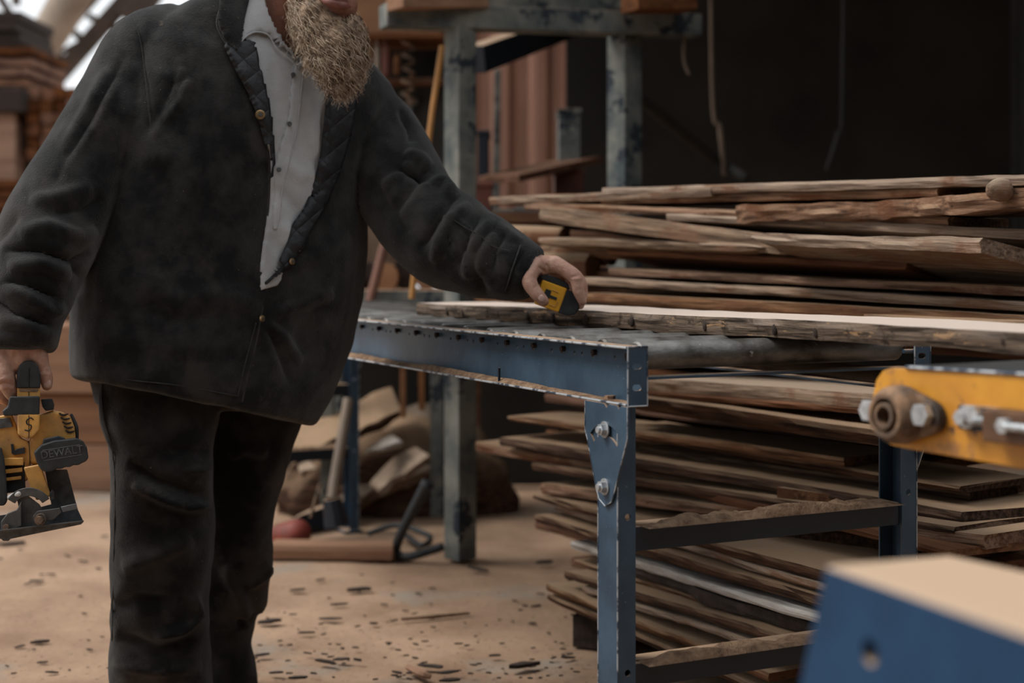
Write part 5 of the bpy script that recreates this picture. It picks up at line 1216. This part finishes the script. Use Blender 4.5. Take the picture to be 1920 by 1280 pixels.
for d_ in (-15, 4):
    bm = bmesh.new(); tube(bm, [sx(*rp(-34, d_), -.0452), sx(*rp(38, d_), -.0452)], [.0005] * 2, seg=6, n=1); link('molded_line', mesh_of(bm), M['emboss'], bc_)
# marker scrawl on the handle base
bm = bmesh.new(); tube(bm, [sx(x, y, -.0305) for x, y in ((62, 786), (57, 783), (50, 788), (51, 795), (58, 797), (58, 803), (54, 807), (47, 806))], [.0012] * 8, seg=6, n=4, cap='round'); link('marker_scrawl', mesh_of(bm, 's', True), M['ink'], sw)
bm = bmesh.new(); tube(bm, [sx(54, 690, -.016), sx(54, 727, -.0155)], [.0007] * 2, seg=6, n=1); tube(bm, [sx(54, 729, -.0125), sx(54, 744, -.0125)], [.0007] * 2, seg=6, n=1); tube(bm, [sx(54, 778, -.0305), sx(54, 822, -.0305)], [.0007] * 2, seg=6, n=1); tube(bm, [sx(54, 826, -.003), sx(57, 872, -.003)], [.0009] * 2, seg=6, n=1); link('shell_seam', mesh_of(bm), M['ink'], sw)
# lower gear section
pr([(20, 832), (25, 832), (27, 844), (33, 841), (46, 838), (47, 850), (27, 853), (22, 850)], -.004, .01, 'tool_black', 'lock_button', .001)
pr([(-60, 860), (44, 858), (44, 872), (-60, 874)], -.012, .05, 'tool_yellow', 'rib', .002)
pr([(8, 880), (42, 876), (42, 884), (8, 888)], -.008, .03, 'tool_yellow', 'rib', .001)
pr([(8, 896), (40, 892), (40, 898), (8, 902)], -.008, .03, 'tool_yellow', 'rib', .001)
pr([(8, 868), (46, 866), (48, 920), (10, 925)], -.001, .03, 'tool_black', 'recess', .001)
pr([(44, 876), (76, 870), (86, 900), (96, 930), (68, 938), (58, 915)], -.02, .07, 'tool_yellow', 'foot_bracket', .004)
pr([(-30, 840), (2, 838), (8, 860), (12, 900), (14, 940), (8, 948), (-30, 948)], -.03, .05, 'tool_black', 'blade_guard', .006)
# shoe plate
pr([(84, 880), (126, 880), (146, 955), (157, 978), (152, 983), (20, 1010), (16, 1014), (6, 1014), (2, 1010), (-60, 1014), (-60, 975), (40, 960), (96, 945)], .022, .004, 'emboss', 'base_plate', .001)
bm = bmesh.new(); prism(bm, [sx(-60, 1000, -.055), sx(157, 975, -.055), sx(157, 975, .025), sx(-60, 1000, .025)], (0, 0, -.003)); link('base_plate', finish(bm, .0008), M['tool_steel'], sw)
q_ = []
for k in range(13):
    a = math.radians(150 - 118 * k / 12); q_.append((54 + 46 * math.cos(a), 958 - 44 * math.sin(a)))
for k in range(13):
    a = math.radians(32 + 118 * k / 12); q_.append((54 + 30 * math.cos(a), 958 - 28 * math.sin(a)))
bq = pr(q_, -.040, .012, 'tool_steel', 'bevel_quadrant', .0015)
pr([(30, 925), (54, 930), (74, 945), (84, 962), (84, 984), (36, 992), (36, 958)], -.034, .006, 'tool_steel', 'bevel_plate', .001)
pr([(2, 978), (14, 962), (32, 955), (40, 940), (40, 986), (10, 998), (3, 994)], -.046, .012, 'tool_steel', 'hinge', .002)
pr([(62, 968), (70, 958), (112, 952), (116, 960), (100, 974), (66, 982)], -.050, .006, 'tool_steel', 'bevel_lever', .001)
pr([(114, 950), (142, 944), (146, 954), (118, 960)], -.056, .010, 'emboss', 'lever_tip', .001)
bm = bmesh.new(); cc = sx(77, 973, -.050); n_ = Vector((0, -1, 0)); cyl(bm, cc, cc + n_ * .006, .0115, 24); hexcap(bm, cc + n_ * .006, cc + n_ * .013, .008); link('bolt', finish(bm, .0006), M['rust'], sw)
bm = bmesh.new(); cc = sx(12, 988, -.047); cyl(bm, cc, cc + n_ * .004, .006, 18); link('pivot_pin', finish(bm, .0005), M['rust'], sw)
bm = bmesh.new(); tube(bm, [sx(19, 932, -.03), sx(36, 925, -.036)], [.0055, .0065], seg=14, n=1, cap='round'); link('lamp', mesh_of(bm, 'l', True), M['pale'], sw)
pr([(92, 925), (98, 918), (102, 922), (102, 936), (94, 938)], -.02, .02, 'tool_steel', 'clip', .001)
